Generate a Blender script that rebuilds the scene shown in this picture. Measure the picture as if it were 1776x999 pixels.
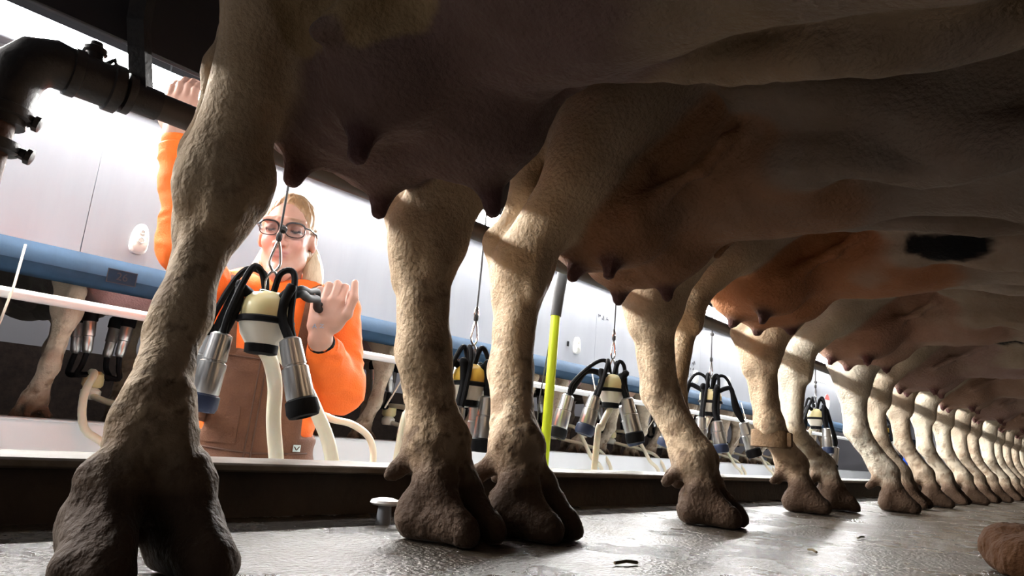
import bpy, math, random
import numpy as np
from mathutils import Matrix, Vector, Euler
from mathutils.bvhtree import BVHTree
for o in list(bpy.data.objects): bpy.data.objects.remove(o)
random.seed(7); RNG = np.random.RandomState(11)
SC = bpy.context.scene; COL = SC.collection
# ------------------------------------------------------------------ camera, world, light, exposure
# world axes: +X along the row of cows (away), +Y across the pit, +Z up; near platform floor is z = 0
cam_d = bpy.data.cameras.new('camera'); cam = bpy.data.objects.new('camera', cam_d); COL.objects.link(cam)
cam.matrix_world = Matrix.Translation((0, 0, .15)) @ Matrix(((.6558, -.2126, -.7244), (-.7504, -.0781, -.6563), (.0830, .9740, -.2107))).to_4x4()
cam_d.sensor_width = 36; cam_d.lens = 24.0; cam_d.clip_start = .02; cam_d.clip_end = 100
SC.camera = cam
W = bpy.data.worlds.new('world'); SC.world = W; W.use_nodes = True
W.node_tree.nodes['Background'].inputs[0].default_value = (.95, .97, 1, 1)
W.node_tree.nodes['Background'].inputs[1].default_value = 0.4
SC.view_settings.view_transform = 'Standard'; SC.view_settings.look = 'None'
SC.view_settings.exposure = 0.0; SC.view_settings.gamma = 1; SC.view_settings.use_curve_mapping = False
TUBE_FAR, TUBE_NEAR, TUBE_FILL = 310.0, 17.0, 40.0    # emission of the fluorescent tubes; the last for added fill tubes

# ------------------------------------------------------------------ materials
def mat(name, col, rough=.6, metal=0, spec=.5, noise=0, nscale=20, col2=None, bump=0, bscale=60, attr=False, emit=0, trans=0, rough2=None, stretch=None, sss=0, sheen=0):
    m = bpy.data.materials.new(name); m.use_nodes = True
    nt = m.node_tree; b = nt.nodes['Principled BSDF']; N = nt.nodes.new; L = nt.links.new
    b.inputs['Base Color'].default_value = (*col, 1); b.inputs['Roughness'].default_value = rough
    b.inputs['Metallic'].default_value = metal; b.inputs['Specular IOR Level'].default_value = spec
    if trans: b.inputs['Transmission Weight'].default_value = trans
    if sss:
        b.inputs['Subsurface Weight'].default_value = sss; b.inputs['Subsurface Radius'].default_value = (.02, .01, .006)
        b.inputs['Subsurface Scale'].default_value = .5
    if sheen: b.inputs['Sheen Weight'].default_value = sheen; b.inputs['Sheen Roughness'].default_value = .35; b.inputs['Sheen Tint'].default_value = (1, .93, .82, 1)
    tc = N('ShaderNodeTexCoord'); vec = tc.outputs['Object']
    if stretch:
        mp = N('ShaderNodeMapping'); mp.inputs['Scale'].default_value = stretch; L(vec, mp.inputs[0]); vec = mp.outputs[0]
    src = None
    if attr:
        a = N('ShaderNodeAttribute'); a.attribute_name = 'col'; src = a.outputs['Color']
    if noise or rough2 is not None:
        n = N('ShaderNodeTexNoise'); n.inputs['Scale'].default_value = nscale; n.inputs['Detail'].default_value = 6; n.inputs['Roughness'].default_value = .65
        L(vec, n.inputs['Vector'])
        rmp = N('ShaderNodeMapRange'); rmp.inputs[1].default_value = .35; rmp.inputs[2].default_value = .65; L(n.outputs['Fac'], rmp.inputs[0])
        if noise:
            mx = N('ShaderNodeMix'); mx.data_type = 'RGBA'
            if attr:
                mx.blend_type = 'MULTIPLY'; L(src, mx.inputs[6]); mx.inputs[0].default_value = noise
                cr = N('ShaderNodeMix'); cr.data_type = 'RGBA'; L(rmp.outputs[0], cr.inputs[0]); cr.inputs[6].default_value = (*(col2 or (.5, .45, .4)), 1); cr.inputs[7].default_value = (1, 1, 1, 1)
                L(cr.outputs[2], mx.inputs[7])
            else:
                mu = N('ShaderNodeMath'); mu.operation = 'MULTIPLY'; mu.inputs[1].default_value = noise; L(rmp.outputs[0], mu.inputs[0])
                L(mu.outputs[0], mx.inputs[0]); mx.inputs[6].default_value = (*col, 1); mx.inputs[7].default_value = (*(col2 or (0, 0, 0)), 1)
            src = mx.outputs[2]
        if rough2 is not None:
            rr = N('ShaderNodeMapRange'); rr.inputs[3].default_value = rough; rr.inputs[4].default_value = rough2; L(rmp.outputs[0], rr.inputs[0]); L(rr.outputs[0], b.inputs['Roughness'])
    if src is not None: L(src, b.inputs['Base Color'])
    if bump:
        n2 = N('ShaderNodeTexNoise'); n2.inputs['Scale'].default_value = bscale; n2.inputs['Detail'].default_value = 5; L(vec, n2.inputs['Vector'])
        bp = N('ShaderNodeBump'); bp.inputs['Strength'].default_value = bump; bp.inputs['Distance'].default_value = .01
        L(n2.outputs['Fac'], bp.inputs['Height']); L(bp.outputs[0], b.inputs['Normal'])
    if emit:
        b.inputs['Emission Color'].default_value = (1, .985, .96, 1); b.inputs['Emission Strength'].default_value = emit
    return m
M = dict(
    floor=mat('wet_concrete', (.062, .046, .030), .46, rough2=.15, spec=1.0, noise=.8, nscale=5, col2=(.03, .023, .017), bump=.9, bscale=130),
    pitfloor=mat('pit_concrete', (.25, .25, .25), .5, noise=.5, nscale=5, col2=(.15, .15, .15)),
    plate=mat('galvanised_plate', (.12, .105, .09), .55, .2, noise=.8, nscale=14, col2=(.06, .042, .028), bump=.1, bscale=80),
    darkweb=mat('dirty_steel_web', (.05, .033, .022), .75, noise=.7, nscale=12, col2=(.02, .014, .01), bump=.3, bscale=60),
    whitewall=mat('white_pit_wall', (.80, .82, .84), .4, noise=.2, nscale=6, col2=(.7, .72, .74)),
    panel=mat('white_metal_panel', (.345, .36, .39), .3, .3, noise=.4, nscale=7, col2=(.27, .285, .315), stretch=(1, 1, .15), bump=.02, bscale=25),
    panelback=mat('unlit_panel_back', (.035, .033, .04), .6, noise=.5, nscale=6, col2=(.02, .02, .025)),  # dark colour stands in for the guard's unlit side
    blue=mat('blue_rubber_rail', (.014, .036, .068), .75, spec=.12, noise=.6, nscale=12, col2=(.008, .02, .038), bump=.05, bscale=40),
    whitepipe=mat('white_pipe', (.75, .75, .74), .3),
    backlitpipe=mat('backlit_iron_pipe', (.022, .02, .02), .5, .2, noise=.5, nscale=25, col2=(.05, .035, .03), bump=.15, bscale=120),  # black stands in for backlight on the left fittings and struts
    rustpipe=mat('rusty_iron_pipe', (.10, .045, .03), .6, .1, noise=.6, nscale=25, col2=(.04, .02, .015), bump=.2, bscale=120),
    brownpipe=mat('stained_steel_pipe', (.07, .055, .045), .5, .3, noise=.6, nscale=20, col2=(.06, .045, .04)),
    dark=mat('dark_ceiling', (.03, .03, .034), .8),
    farwall=mat('dark_block_wall', (.075, .05, .04), .8, noise=.8, nscale=14, col2=(.03, .02, .017), bump=.4, bscale=30),
    upwall=mat('pale_upper_wall', (.62, .62, .68), .6),
    fixture=mat('grey_fixture', (.22, .23, .25), .4, .2),
    cow=mat('cow_hide', (.6, .5, .4), .75, attr=True, noise=.5, nscale=16, col2=(.72, .64, .55), bump=.5, bscale=140, spec=.25, sheen=.14),
    skin=mat('skin', (.7, .45, .36), .5, attr=True, bump=.04, bscale=150, sss=.15),
    hoodie=mat('orange_fleece', (.95, .17, .012), .8, noise=.35, nscale=9, col2=(.8, .10, .01), bump=.2, bscale=220),
    duck=mat('brown_duck_canvas', (.135, .05, .02), .85, noise=.7, nscale=10, col2=(.075, .026, .011), bump=.3, bscale=260),
    thread=mat('dark_seam', (.08, .035, .02), .8),
    hair=mat('blonde_hair', (.36, .21, .10), .45, noise=.8, nscale=30, col2=(.20, .10, .045), stretch=(1, 1, .12), bump=.5, bscale=120),
    palehair=mat('pale_blonde_hair', (.78, .64, .46), .45, noise=.8, nscale=40, col2=(.5, .36, .22), stretch=(1, 1, .1), bump=.5, bscale=140),
    rubber=mat('black_rubber', (.007, .007, .008), .7, spec=.10),
    bluerubber=mat('blue_black_rubber', (.012, .02, .05), .5, spec=.35),
    shell=mat('stainless_shell', (.46, .455, .45), .28, .9, noise=.3, nscale=30, col2=(.4, .4, .4)),
    cream=mat('cream_plastic', (.72, .62, .33), .35, sss=.2), creamw=mat('milky_plastic', (.74, .70, .6), .35),
    amber=mat('amber_plastic', (.72, .45, .07), .35), hose=mat('milky_hose', (.78, .72, .56), .3, noise=.35, nscale=14, col2=(.62, .5, .33), stretch=(1, 1, .3), sss=.2),
    steel=mat('bright_steel', (.6, .6, .6), .25, 1), cord=mat('black_cord', (.03, .028, .028), .7), twine=mat('pale_cord', (.62, .55, .45), .7),
    lime=mat('lime_plastic', (.55, .68, .02), .4), bluepole=mat('blue_plastic', (.01, .08, .62), .35), grip=mat('dark_foam_grip', (.03, .03, .03), .7),
    box=mat('ivory_plastic', (.76, .75, .68), .35), ring=mat('grey_print', (.42, .46, .44), .5), paper=mat('white_paper', (.8, .82, .85), .7),
    ink=mat('dark_ink', (.03, .03, .035), .7), blueink=mat('blue_print', (.25, .4, .6), .6), red=mat('red_print', (.6, .07, .06), .5), teal=mat('pale_logo', (.6, .72, .7), .5),
    band=mat('tan_leg_band', (.22, .13, .06), .8, noise=.8, nscale=40, col2=(.13, .075, .035), bump=.5, bscale=120),
    manure=mat('brown_manure', (.05, .021, .008), .9, spec=.1, bump=.9, bscale=70), twig=mat('straw', (.12, .085, .04), .8),
    frame=mat('black_glasses', (.012, .01, .012), .25), lens=mat('lens_glass', (.97, .96, .98), .02, trans=1),
    lampf=mat('tube_far', (1, 1, 1), .4, emit=TUBE_FAR), lampn=mat('tube_near', (1, 1, 1), .4, emit=TUBE_NEAR), lampfill=mat('tube_fill', (1, 1, 1), .4, emit=TUBE_FILL),
    cap=mat('white_cap', (.8, .8, .78), .3), boot=mat('rubber_boot', (.02, .022, .02), .4),
)
# ------------------------------------------------------------------ object helpers
def tag(o, label=None, cat=None, group=None, kind=None):
    for k, v in (('label', label), ('category', cat), ('group', group), ('kind', kind)):
        if v: o[k] = v
    return o
def empty(name, loc, label, cat, group=None, rz=0):
    o = bpy.data.objects.new(name, None); COL.objects.link(o); o.empty_display_size = .05
    o.location = loc; o.rotation_euler = (0, 0, rz)
    return tag(o, label, cat, group)
def np_mesh(name, V, Q, material, parent=None, col=None, smooth=True, loc=None, mats=None, midx=None):
    """mesh from vertex array and an array (or list) of faces"""
    me = bpy.data.meshes.new(name)
    if isinstance(Q, np.ndarray):
        k = Q.shape[1]; me.vertices.add(len(V)); me.vertices.foreach_set('co', np.ascontiguousarray(V, np.float32).ravel())
        me.loops.add(Q.size); me.loops.foreach_set('vertex_index', np.ascontiguousarray(Q, np.int32).ravel())
        me.polygons.add(len(Q)); me.polygons.foreach_set('loop_start', np.arange(0, Q.size, k, dtype=np.int32))
        me.update(calc_edges=True)
    else:
        me.from_pydata([tuple(v) for v in V], [], Q)
    me.polygons.foreach_set('use_smooth', np.full(len(me.polygons), smooth))
    for mm in (mats or [material]): me.materials.append(mm)
    if midx is not None: me.polygons.foreach_set('material_index', np.asarray(midx, np.int32))
    if col is not None:
        a = me.color_attributes.new('col', 'FLOAT_COLOR', 'POINT')
        a.data.foreach_set('color', np.concatenate([col, np.ones((len(col), 1))], 1).astype(np.float32).ravel())
    me.validate(); me.update()
    o = bpy.data.objects.new(name, me); COL.objects.link(o)
    if parent: o.parent = parent
    if loc is not None: o.location = loc
    return o
def spline(pts, n=8):
    P = [np.array(p, float) for p in pts]
    if len(P) < 3: return P
    P = [2 * P[0] - P[1]] + P + [2 * P[-1] - P[-2]]; out = []
    for i in range(1, len(P) - 2):
        for j in range(n):
            t = j / n; a, b, c, d = P[i - 1], P[i], P[i + 1], P[i + 2]
            out.append(.5 * (2 * b + (c - a) * t + (2 * a - 5 * b + 4 * c - d) * t * t + (3 * b - a - 3 * c + d) * t ** 3))
    return out + [P[-2]]
def frame(d):
    d = np.array(d, float); d /= np.linalg.norm(d)
    u = np.cross(d, (0, 0, 1) if abs(d[2]) < .9 else (1, 0, 0)); u /= np.linalg.norm(u)
    return u, np.cross(d, u), d
class MB:
    def __init__(s): s.v = []; s.f = []
    def box(s, x0, x1, y0, y1, z0, z1, b=0):
        if b:
            b = min(b, (x1-x0)*.45, (y1-y0)*.45, (z1-z0)*.45)
            o = len(s.v); idx = {}
            X, Y, Z = (x0, x1), (y0, y1), (z0, z1)
            for i in (0, 1):
                for j in (0, 1):
                    for k in (0, 1):
                        sx, sy, sz = (b, -b)[i], (b, -b)[j], (b, -b)[k]
                        idx[i, j, k] = len(s.v)
                        s.v += [(X[i], Y[j]+sy, Z[k]+sz), (X[i]+sx, Y[j], Z[k]+sz), (X[i]+sx, Y[j]+sy, Z[k])]
            g = lambda i, j, k, a: idx[i, j, k] + a
            for q in (0, 1):
                c = [(0, 0), (1, 0), (1, 1), (0, 1)]
                for a, ff in ((0, lambda j, k: (q, j, k)), (1, lambda j, k: (j, q, k)), (2, lambda j, k: (j, k, q))):
                    fc = [g(*ff(j, k), a) for j, k in c]; s.f.append(fc)
            for i in (0, 1):
                for j in (0, 1):
                    s.f.append([g(i, j, 0, 0), g(i, j, 1, 0), g(i, j, 1, 1), g(i, j, 0, 1)])
                    s.f.append([g(i, 0, j, 0), g(i, 1, j, 0), g(i, 1, j, 2), g(i, 0, j, 2)])
                    s.f.append([g(0, i, j, 1), g(1, i, j, 1), g(1, i, j, 2), g(0, i, j, 2)])
                    for k in (0, 1): s.f.append([g(i, j, k, 0), g(i, j, k, 1), g(i, j, k, 2)])
        else:
            o = len(s.v)
            s.v += [(x, y, z) for x in (x0, x1) for y in (y0, y1) for z in (z0, z1)]
            s.f += [[o+a for a in q] for q in ((0, 1, 3, 2), (4, 6, 7, 5), (0, 4, 5, 1), (2, 3, 7, 6), (0, 2, 6, 4), (1, 5, 7, 3))]
        return s
    def tube(s, pts, r, n=10, cap=True):
        P = [np.array(p, float) for p in pts]; m = len(P); R = r if hasattr(r, '__len__') else [r] * m
        u, w, d = frame(P[1] - P[0]); o = len(s.v)
        for i in range(m):
            t = P[min(i+1, m-1)] - P[max(i-1, 0)]; t /= max(np.linalg.norm(t), 1e-9)
            u = u - t * np.dot(u, t); u /= np.linalg.norm(u); w = np.cross(t, u)
            for k in range(n):
                a = 2 * math.pi * k / n; s.v.append(tuple(P[i] + R[i] * (math.cos(a) * u + math.sin(a) * w)))
        for i in range(m - 1):
            for k in range(n):
                s.f.append([o + i*n + k, o + i*n + (k+1) % n, o + (i+1)*n + (k+1) % n, o + (i+1)*n + k])
        if cap: s.f += [[o + k for k in range(n)][::-1], [o + (m-1)*n + k for k in range(n)]]
        return s
    def lathe(s, c, d, prof, n=18):
        """prof: list of (distance along d, radius)"""
        u, w, d = frame(d); c = np.array(c, float); o = len(s.v); m = len(prof)
        for h, r in prof:
            for k in range(n):
                a = 2 * math.pi * k / n; s.v.append(tuple(c + d * h + max(r, 1e-4) * (math.cos(a) * u + math.sin(a) * w)))
        for i in range(m - 1):
            for k in range(n): s.f.append([o + i*n + k, o + i*n + (k+1) % n, o + (i+1)*n + (k+1) % n, o + (i+1)*n + k])
        s.f += [[o + k for k in range(n)][::-1], [o + (m-1)*n + k for k in range(n)]]
        return s
    def build(s, name, m, parent=None, smooth=None, angle=.7):
        o = np_mesh(name, s.v, s.f, m, parent, smooth=False)
        import bmesh
        bm = bmesh.new(); bm.from_mesh(o.data); bmesh.ops.recalc_face_normals(bm, faces=bm.faces); bm.to_mesh(o.data); bm.free()
        if smooth is not False:
            o.data.polygons.foreach_set('use_smooth', np.ones(len(o.data.polygons), bool)); o.data.set_sharp_from_angle(angle=angle)
        return o
def copy_tree(o, parent=None):
    c = o.copy(); COL.objects.link(c)
    if parent: c.parent = parent
    for ch in list(o.children): copy_tree(ch, c)
    return c
def struct(o): o['kind'] = 'structure'; return o
# ------------------------------------------------------------------ distance-field bodies (smooth unions meshed by surface nets)
A3 = lambda *p: np.array(p, np.float32)
class Field:
    def __init__(s): s.p = []
    def rc(s, a, b, r1, r2, k=.02, tag='a'):
        a, b = np.array(a, np.float32), np.array(b, np.float32); ba = b - a; L2 = max(float(ba @ ba), 1e-9); dr = r2 - r1
        ax, ay, az = map(float, a); bx, by, bz = map(float, ba / np.float32(L2)); cx, cy, cz = map(float, ba)
        def f(X):
            x = X[0] - np.float32(ax); y = X[1] - np.float32(ay); z = X[2] - np.float32(az)
            h = x * np.float32(bx); h += y * np.float32(by); h += z * np.float32(bz); np.maximum(h, 0, out=h); np.minimum(h, 1, out=h)
            x -= h * np.float32(cx); y -= h * np.float32(cy); z -= h * np.float32(cz); x *= x; y *= y; z *= z; x += y; x += z
            np.sqrt(x, out=x); h *= np.float32(dr); h += np.float32(r1); x -= h; return x
        s.p.append((f, k, 'u', tag)); return s
    def chain(s, pts, rs, k=.02, tag='a', k0=None):
        for i in range(len(pts) - 1): s.rc(pts[i], pts[i+1], rs[i], rs[i+1], (k0 if (i == 0 and k0) else k), tag)
        return s
    def el(s, c, r, rot=None, k=.02, tag='a', op='u'):
        c, r = np.array(c, np.float32), np.array(r, np.float32); Rm = None if rot is None else np.array(rot if hasattr(rot, "shape") else Euler(rot).to_matrix(), np.float32)
        c3 = c[:, None]; r3 = r[:, None]; mn = r.min(); RT = None if Rm is None else np.ascontiguousarray(Rm.T)
        def f(X):
            q = X - c3
            if RT is not None: q = RT @ q
            q /= r3; k0 = q[0] * q[0]; k0 += q[1] * q[1]; k0 += q[2] * q[2]; np.sqrt(k0, out=k0)
            q /= r3; q *= q; k1 = np.sqrt(q[0] + q[1] + q[2]) + np.float32(1e-9)
            return np.where(k0 < .05, -mn * (1 - k0), k0 * (k0 - 1) / k1)
        s.p.append((f, k, op, tag)); return s
    def fn(s, f, k=.01, tag='a', op='i'): s.p.append((f, k, op, tag)); return s
    def ev(s, P, use=None):
        d = None; P = np.ascontiguousarray(P.T)
        for i, (f, k, op, t) in enumerate(s.p):
            if use is not None and not use[i]: continue
            e = f(P)
            if d is None: d = e if op == 'u' else np.full(P.shape[1], 9., np.float32); 
            if op == 'u' and e is not d:
                h = np.maximum(k - np.abs(d - e), 0) / k; d = np.minimum(d, e) - h * h * k * .25
            elif op == 's':
                e = -e; h = np.maximum(k - np.abs(d - e), 0) / k; d = np.maximum(d, e) + h * h * k * .25
            elif op == 'i':
                h = np.maximum(k - np.abs(d - e), 0) / k; d = np.maximum(d, e) + h * h * k * .25
        return d
    def mesh(s, lo, hi, h, n=18, warp=None):
        lo = np.array(lo, np.float32); hi = np.array(hi, np.float32); nb = np.ceil((hi - lo) / h / n).astype(int)
        D = nb * n + 4; pass
        B = np.stack(np.meshgrid(*[np.arange(b) for b in nb], indexing='ij'), -1).reshape(-1, 3)
        wp = warp or (lambda P: P)
        C = wp((lo + (B * n + (n - 1) / 2) * h).astype(np.float32))
        c0 = wp((lo + (B * n - 1) * h).astype(np.float32)); c1 = wp((lo + (B * n + n) * h).astype(np.float32)); C = (c0 + c1) / 2
        rad = np.sqrt(((c1 - c0) ** 2).sum(1)) / 2
        CT = np.ascontiguousarray(C.T, np.float32); E = np.stack([f(CT) for f, k, op, t in s.p], 1); iu = np.array([op == 'u' for f, k, op, t in s.p]); K = np.array([k for f, k, op, t in s.p])
        Du = E[:, iu].min(1); comb = s.ev(C)
        g = np.arange(-1, n + 1, dtype=np.float32); G = np.stack(np.meshgrid(g, g, g, indexing='ij'), -1).reshape(-1, 3) * np.float32(h)
        ids, pos, quads = [], [], []; m = n + 2
        for b in np.nonzero(np.abs(comb) < rad * 1.25 + .03)[0]:
            use = np.where(iu, E[b] < Du[b] + 2.3 * rad[b] + K, np.array([op == 'i' or e < rad[b] * 1.2 + k for (f, k, op, t), e in zip(s.p, E[b])]))
            if not (use & iu).any(): continue
            o = lo + B[b] * n * h
            F = s.ev(wp((G + o).astype(np.float32)), use).reshape(m, m, m)
            if F.min() > 0 or F.max() < 0: continue
            I = F < 0; c = n + 1
            cnt = np.zeros((c, c, c), np.int8); sm = np.zeros((c, c, c, 3), np.float32); ne = np.zeros((c, c, c), np.float32)
            for ax in range(3):
                for p in (0, 1):
                    for q in (0, 1):
                        o1 = [0, 0, 0]; oth = [a for a in range(3) if a != ax]; o1[oth[0]] = p; o1[oth[1]] = q; o2 = list(o1); o2[ax] = 1
                        s1 = tuple(slice(a, a + c) for a in o1); s2 = tuple(slice(a, a + c) for a in o2)
                        f1, f2 = F[s1], F[s2]; x = I[s1] != I[s2]
                        t = np.where(x, f1 / np.where(x, f1 - f2, 1), 0)
                        sm[..., ax] += t; sm[..., oth[0]] += x * p; sm[..., oth[1]] += x * q; ne += x
            act = ne > 0; ii = np.argwhere(act)
            if len(ii) == 0: continue
            P = (sm[act] / ne[act][:, None] + ii - 1) * h + o
            gi = ii - 1 + B[b] * n + 1
            ids.append((gi[:, 0].astype(np.int64) * D[1] + gi[:, 1]) * D[2] + gi[:, 2]); pos.append(P)
            for ax in range(3):
                oth = [a for a in range(3) if a != ax]
                sl = (slice(1, n + 1),) * 3; sl2 = list(sl); sl2[ax] = slice(2, n + 2)
                A, Bq = I[sl], I[tuple(sl2)]; ed = np.argwhere(A != Bq)
                if len(ed) == 0: continue
                inside = A[tuple(ed.T)]; base = ed + B[b] * n + 1; q = []
                for (p, r) in ((0, 0), (1, 0), (1, 1), (0, 1)):
                    e = base.copy(); e[:, oth[0]] -= p; e[:, oth[1]] -= r
                    q.append((e[:, 0].astype(np.int64) * D[1] + e[:, 1]) * D[2] + e[:, 2])
                q = np.stack(q, 1); flip = inside ^ (ax == 1); q[~flip] = q[~flip][:, ::-1]; quads.append(q)
        ids = np.concatenate(ids); pos = np.concatenate(pos); quads = np.concatenate(quads)
        u, first = np.unique(ids, return_index=True); V = wp(pos[first])
        qi = np.searchsorted(u, quads); qi = np.minimum(qi, len(u) - 1); ok = (u[qi] == quads).all(1)
        return V, qi[ok].astype(np.int32)
    def weights(s, V, tau=.006):
        tags = sorted({t for f, k, op, t in s.p if op == 'u'}); D = {t: np.full(len(V), 9., np.float32) for t in tags}; Vf = np.ascontiguousarray(V.T, np.float32)
        for f, k, op, t in s.p:
            if op == 'u': D[t] = np.minimum(D[t], f(Vf))
        A = np.stack([D[t] for t in tags], 1); A = np.exp(-(A - A.min(1, keepdims=True)) / tau); A /= A.sum(1, keepdims=True)
        return {t: A[:, i] for i, t in enumerate(tags)}
def vnoise(P, seed=0):
    P = np.asarray(P, np.float64) + 100.; I = np.floor(P).astype(np.int64); F = P - I; F = F * F * (3 - 2 * F); out = 0
    for dx in (0, 1):
        for dy in (0, 1):
            for dz in (0, 1):
                hsh = (I[:, 0]+dx) * 73856093 ^ (I[:, 1]+dy) * 19349663 ^ (I[:, 2]+dz) * 83492791 ^ (seed * 2654435)
                hsh = (hsh ^ (hsh >> 13)) * 1274126177 & 0x7fffffff; hsh = (hsh ^ (hsh >> 16)) & 0xffff
                w = (F[:, 0] if dx else 1-F[:, 0]) * (F[:, 1] if dy else 1-F[:, 1]) * (F[:, 2] if dz else 1-F[:, 2])
                out = out + w * (hsh / 65535.)
    return out
def fbm(P, s=0, o=3): return sum(vnoise(P * 2**i, s + i) * .5**i for i in range(o)) / sum(.5**i for i in range(o))
def vnormals(V, Q):
    n = np.cross(V[Q[:, 2]] - V[Q[:, 0]], V[Q[:, 3]] - V[Q[:, 1]]); N = np.zeros_like(V)
    for i in range(4): np.add.at(N, Q[:, i], n)
    return N / (np.linalg.norm(N, axis=1, keepdims=True) + 1e-12)
def sstep(a, b, x): t = np.clip((x - a) / (b - a), 0, 1); return t * t * (3 - 2 * t)
def mixc(a, b, w): return a + (np.asarray(b) - a) * w[:, None]
# ------------------------------------------------------------------ the setting
XA, XB = -2.6, 12.5
def slab(name, m, x0, x1, y0, y1, z0, z1, b=0): return struct(MB().box(x0, x1, y0, y1, z0, z1, b).build(name, m))
slab('floor', M['floor'], XA, XB, -4.2, .99, -.12, 0)
slab('floor_pit', M['pitfloor'], XA, XB, 1.0, 2.62, -1.0, -.9)
slab('floor_far', M['floor'], XA, XB, 2.53, 5.9, -.12, 0)
slab('ceiling', M['dark'], XA, XB, -4.2, 6.1, 2.9, 3.0)
slab('wall_far', M['farwall'], XA, XB, 5.9, 6.05, 0, .5)
slab('wall_far_upper', M['upwall'], XA, XB, 5.92, 6.05, .5, 2.9)
slab('wall_end', M['upwall'], XB, XB + .1, -4.2, 6.1, -1, 3)
slab('wall_start', M['dark'], XA - .1, XA, .95, 6.1, -1, 3)                     # end wall; its unseen low opening is added to let in fill light
slab('wall_start_back', M['dark'], XA - .1, XA, -4.2, -1.3, -1, 3)
slab('wall_start_fill_gap_top', M['dark'], XA - .1, XA, -1.3, .95, 1.15, 3)
slab('wall_back', M['dark'], XA, XB, -4.3, -4.2, -.1, 3)  # unseen wall added to shut out ambient light behind the camera
slab('wall_pit_near', M['whitewall'], XA, XB, 1.0, 1.06, -.9, .066)
slab('wall_pit_far', M['whitewall'], XA, XB, 2.5, 2.53, -.9, .074)
slab('trim_1', M['whitewall'], XA, XB, 2.485, 2.62, .0745, .08, .002)          # white cap of the far kerb
slab('trim_2', M['darkweb'], XA, XB, .983, 1.0, 0, .066)                       # steel web of the near kerb
slab('trim_3', M['plate'], XA, XB, .955, 1.085, .0665, .079, .003)             # its galvanised top plate

# rump guard of the far row: sheets, moulded blue rail, beam
far = empty('rump_guard', (0, 2.42, 0), 'white metal rump guard with a moulded blue rail across the pit', 'guard')
SW = 1.42
for i in range(10):
    x0 = XA + .4 + i * SW
    s = MB().box(x0 + .0005, x0 + SW - .0005, 0, .012, .56, 1.165, .001).build('panel_sheet', M['panel'], far)
prof = [(-.075, .562), (-.085, .585), (-.10, .572), (-.12, .55), (-.128, .52), (-.12, .508), (-.10, .492), (-.075, .488), (-.02, .492), (0.0, .50), (0.0, .56)]
m = MB(); xs = [XA + .1, XB - .1]
for x in xs: m.v += [(x, y, z) for y, z in prof]
n_ = len(prof); m.f = [[k, (k+1) % n_, n_ + (k+1) % n_, n_ + k] for k in range(n_)] + [list(range(n_)), list(range(n_, 2*n_))]
m.build('blue_rail', M['blue'], far)
MB().box(XA + .1, XB - .1, -.05, .02, 1.166, 1.2, .004).build('top_beam', M['fixture'], far)
m = MB().box(.69, .775, -.1295, -.1275, .505, .548)                             # number plate on the rail
pl = m.build('number_plate', M['blue'], far); pl['label'] = 'outlined plate with 26 on the blue rail'
def text_obj(txt, size, loc, rot, mt, name, parent, depth=.0006):
    c = bpy.data.curves.new(name, 'FONT'); c.body = txt; c.size = size; c.extrude = depth; c.align_x = 'CENTER'; c.align_y = 'CENTER'
    o = bpy.data.objects.new(name, c); COL.objects.link(o)
    dg = bpy.context.evaluated_depsgraph_get(); me = bpy.data.meshes.new_from_object(o.evaluated_get(dg)); bpy.data.objects.remove(o)
    o = bpy.data.objects.new(name, me); COL.objects.link(o); me.materials.clear(); me.materials.append(mt)
    o.location = loc; o.rotation_euler = rot; o.parent = parent
    return o
text_obj('26', .034, (.7325, -.1302, .5265), (math.pi/2, 0, 0), M['ink'], 'plate_number', pl)
m = MB()
for a in ((.69, .775, .505, .507), (.69, .775, .546, .548), (.69, .692, .505, .548), (.773, .775, .505, .548)): m.box(a[0], a[1], -.1305, -.1285, a[2], a[3])
m.build('plate_border', M['ink'], pl)
# handwriting on the sheets (illegible strokes)
def scribble(x, z, w, lines, seed, mt=M['ink']):
    r = random.Random(seed); m = MB()
    for li in range(lines):
        xx = x; zz = z - li * .05
        while xx < x + w * r.uniform(.75, 1):
            pts = [(xx, -.0008, zz)]
            for k in range(r.randint(3, 5)): pts.append((xx + r.uniform(-.004, .018) + k*.004, -.0008, zz + r.uniform(-.012, .022)))
            m.tube(spline(pts, 3), .0016, 4); xx += r.uniform(.026, .05)
    h = m.build('handwriting', mt, far); h['kind'] = 'stuff'; return h
scribble(3.5, .92, .14, 1, 3); scribble(4.5, .80, .34, 3, 5, M['ink'])

# milk line of the far row
struct_pipe = MB().tube([(XA + .1, 2.27, .418), (XB - .1, 2.27, .418)], .0155, 14)
o = struct_pipe.build('milk_pipe', M['whitepipe']); tag(o, 'long white milk pipe under the blue rail across the pit', 'pipe')

# rump guard of the near row seen from behind: sheets coloured dark for their unlit side, above a pipe
near = empty('rump_guard', (0, 1.075, 0), 'unlit back of the near rump guard, coloured dark, above the iron pipe', 'guard')
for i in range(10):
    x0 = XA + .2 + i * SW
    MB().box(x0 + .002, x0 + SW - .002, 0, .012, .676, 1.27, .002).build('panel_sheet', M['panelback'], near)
for i in range(9):
    x = .287 + (i - 1) * SW
    v = MB(); v.tube([(x + .025, -.026, .588), (x, -.026, .70), (x - .02, -.026, 1.26)], .017, 4); v.build('strut', M['backlitpipe'], near, smooth=False)
PY, PZ = 1.05, .588
pip = empty('rail_pipe', (.165, PY, PZ), 'iron pipe behind the nearest cow, elbow and couplings coloured black for backlight', 'pipe')
q = lambda x, z=PZ: (x - .165, 0, z - PZ)
MB().tube([q(.33), q(XB - .1)], .0205, 14).build('pipe_run', M['brownpipe'], pip)
MB().tube([q(.2), q(.336)], .0225, 14).build('pipe_nipple', M['backlitpipe'], pip)
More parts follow.
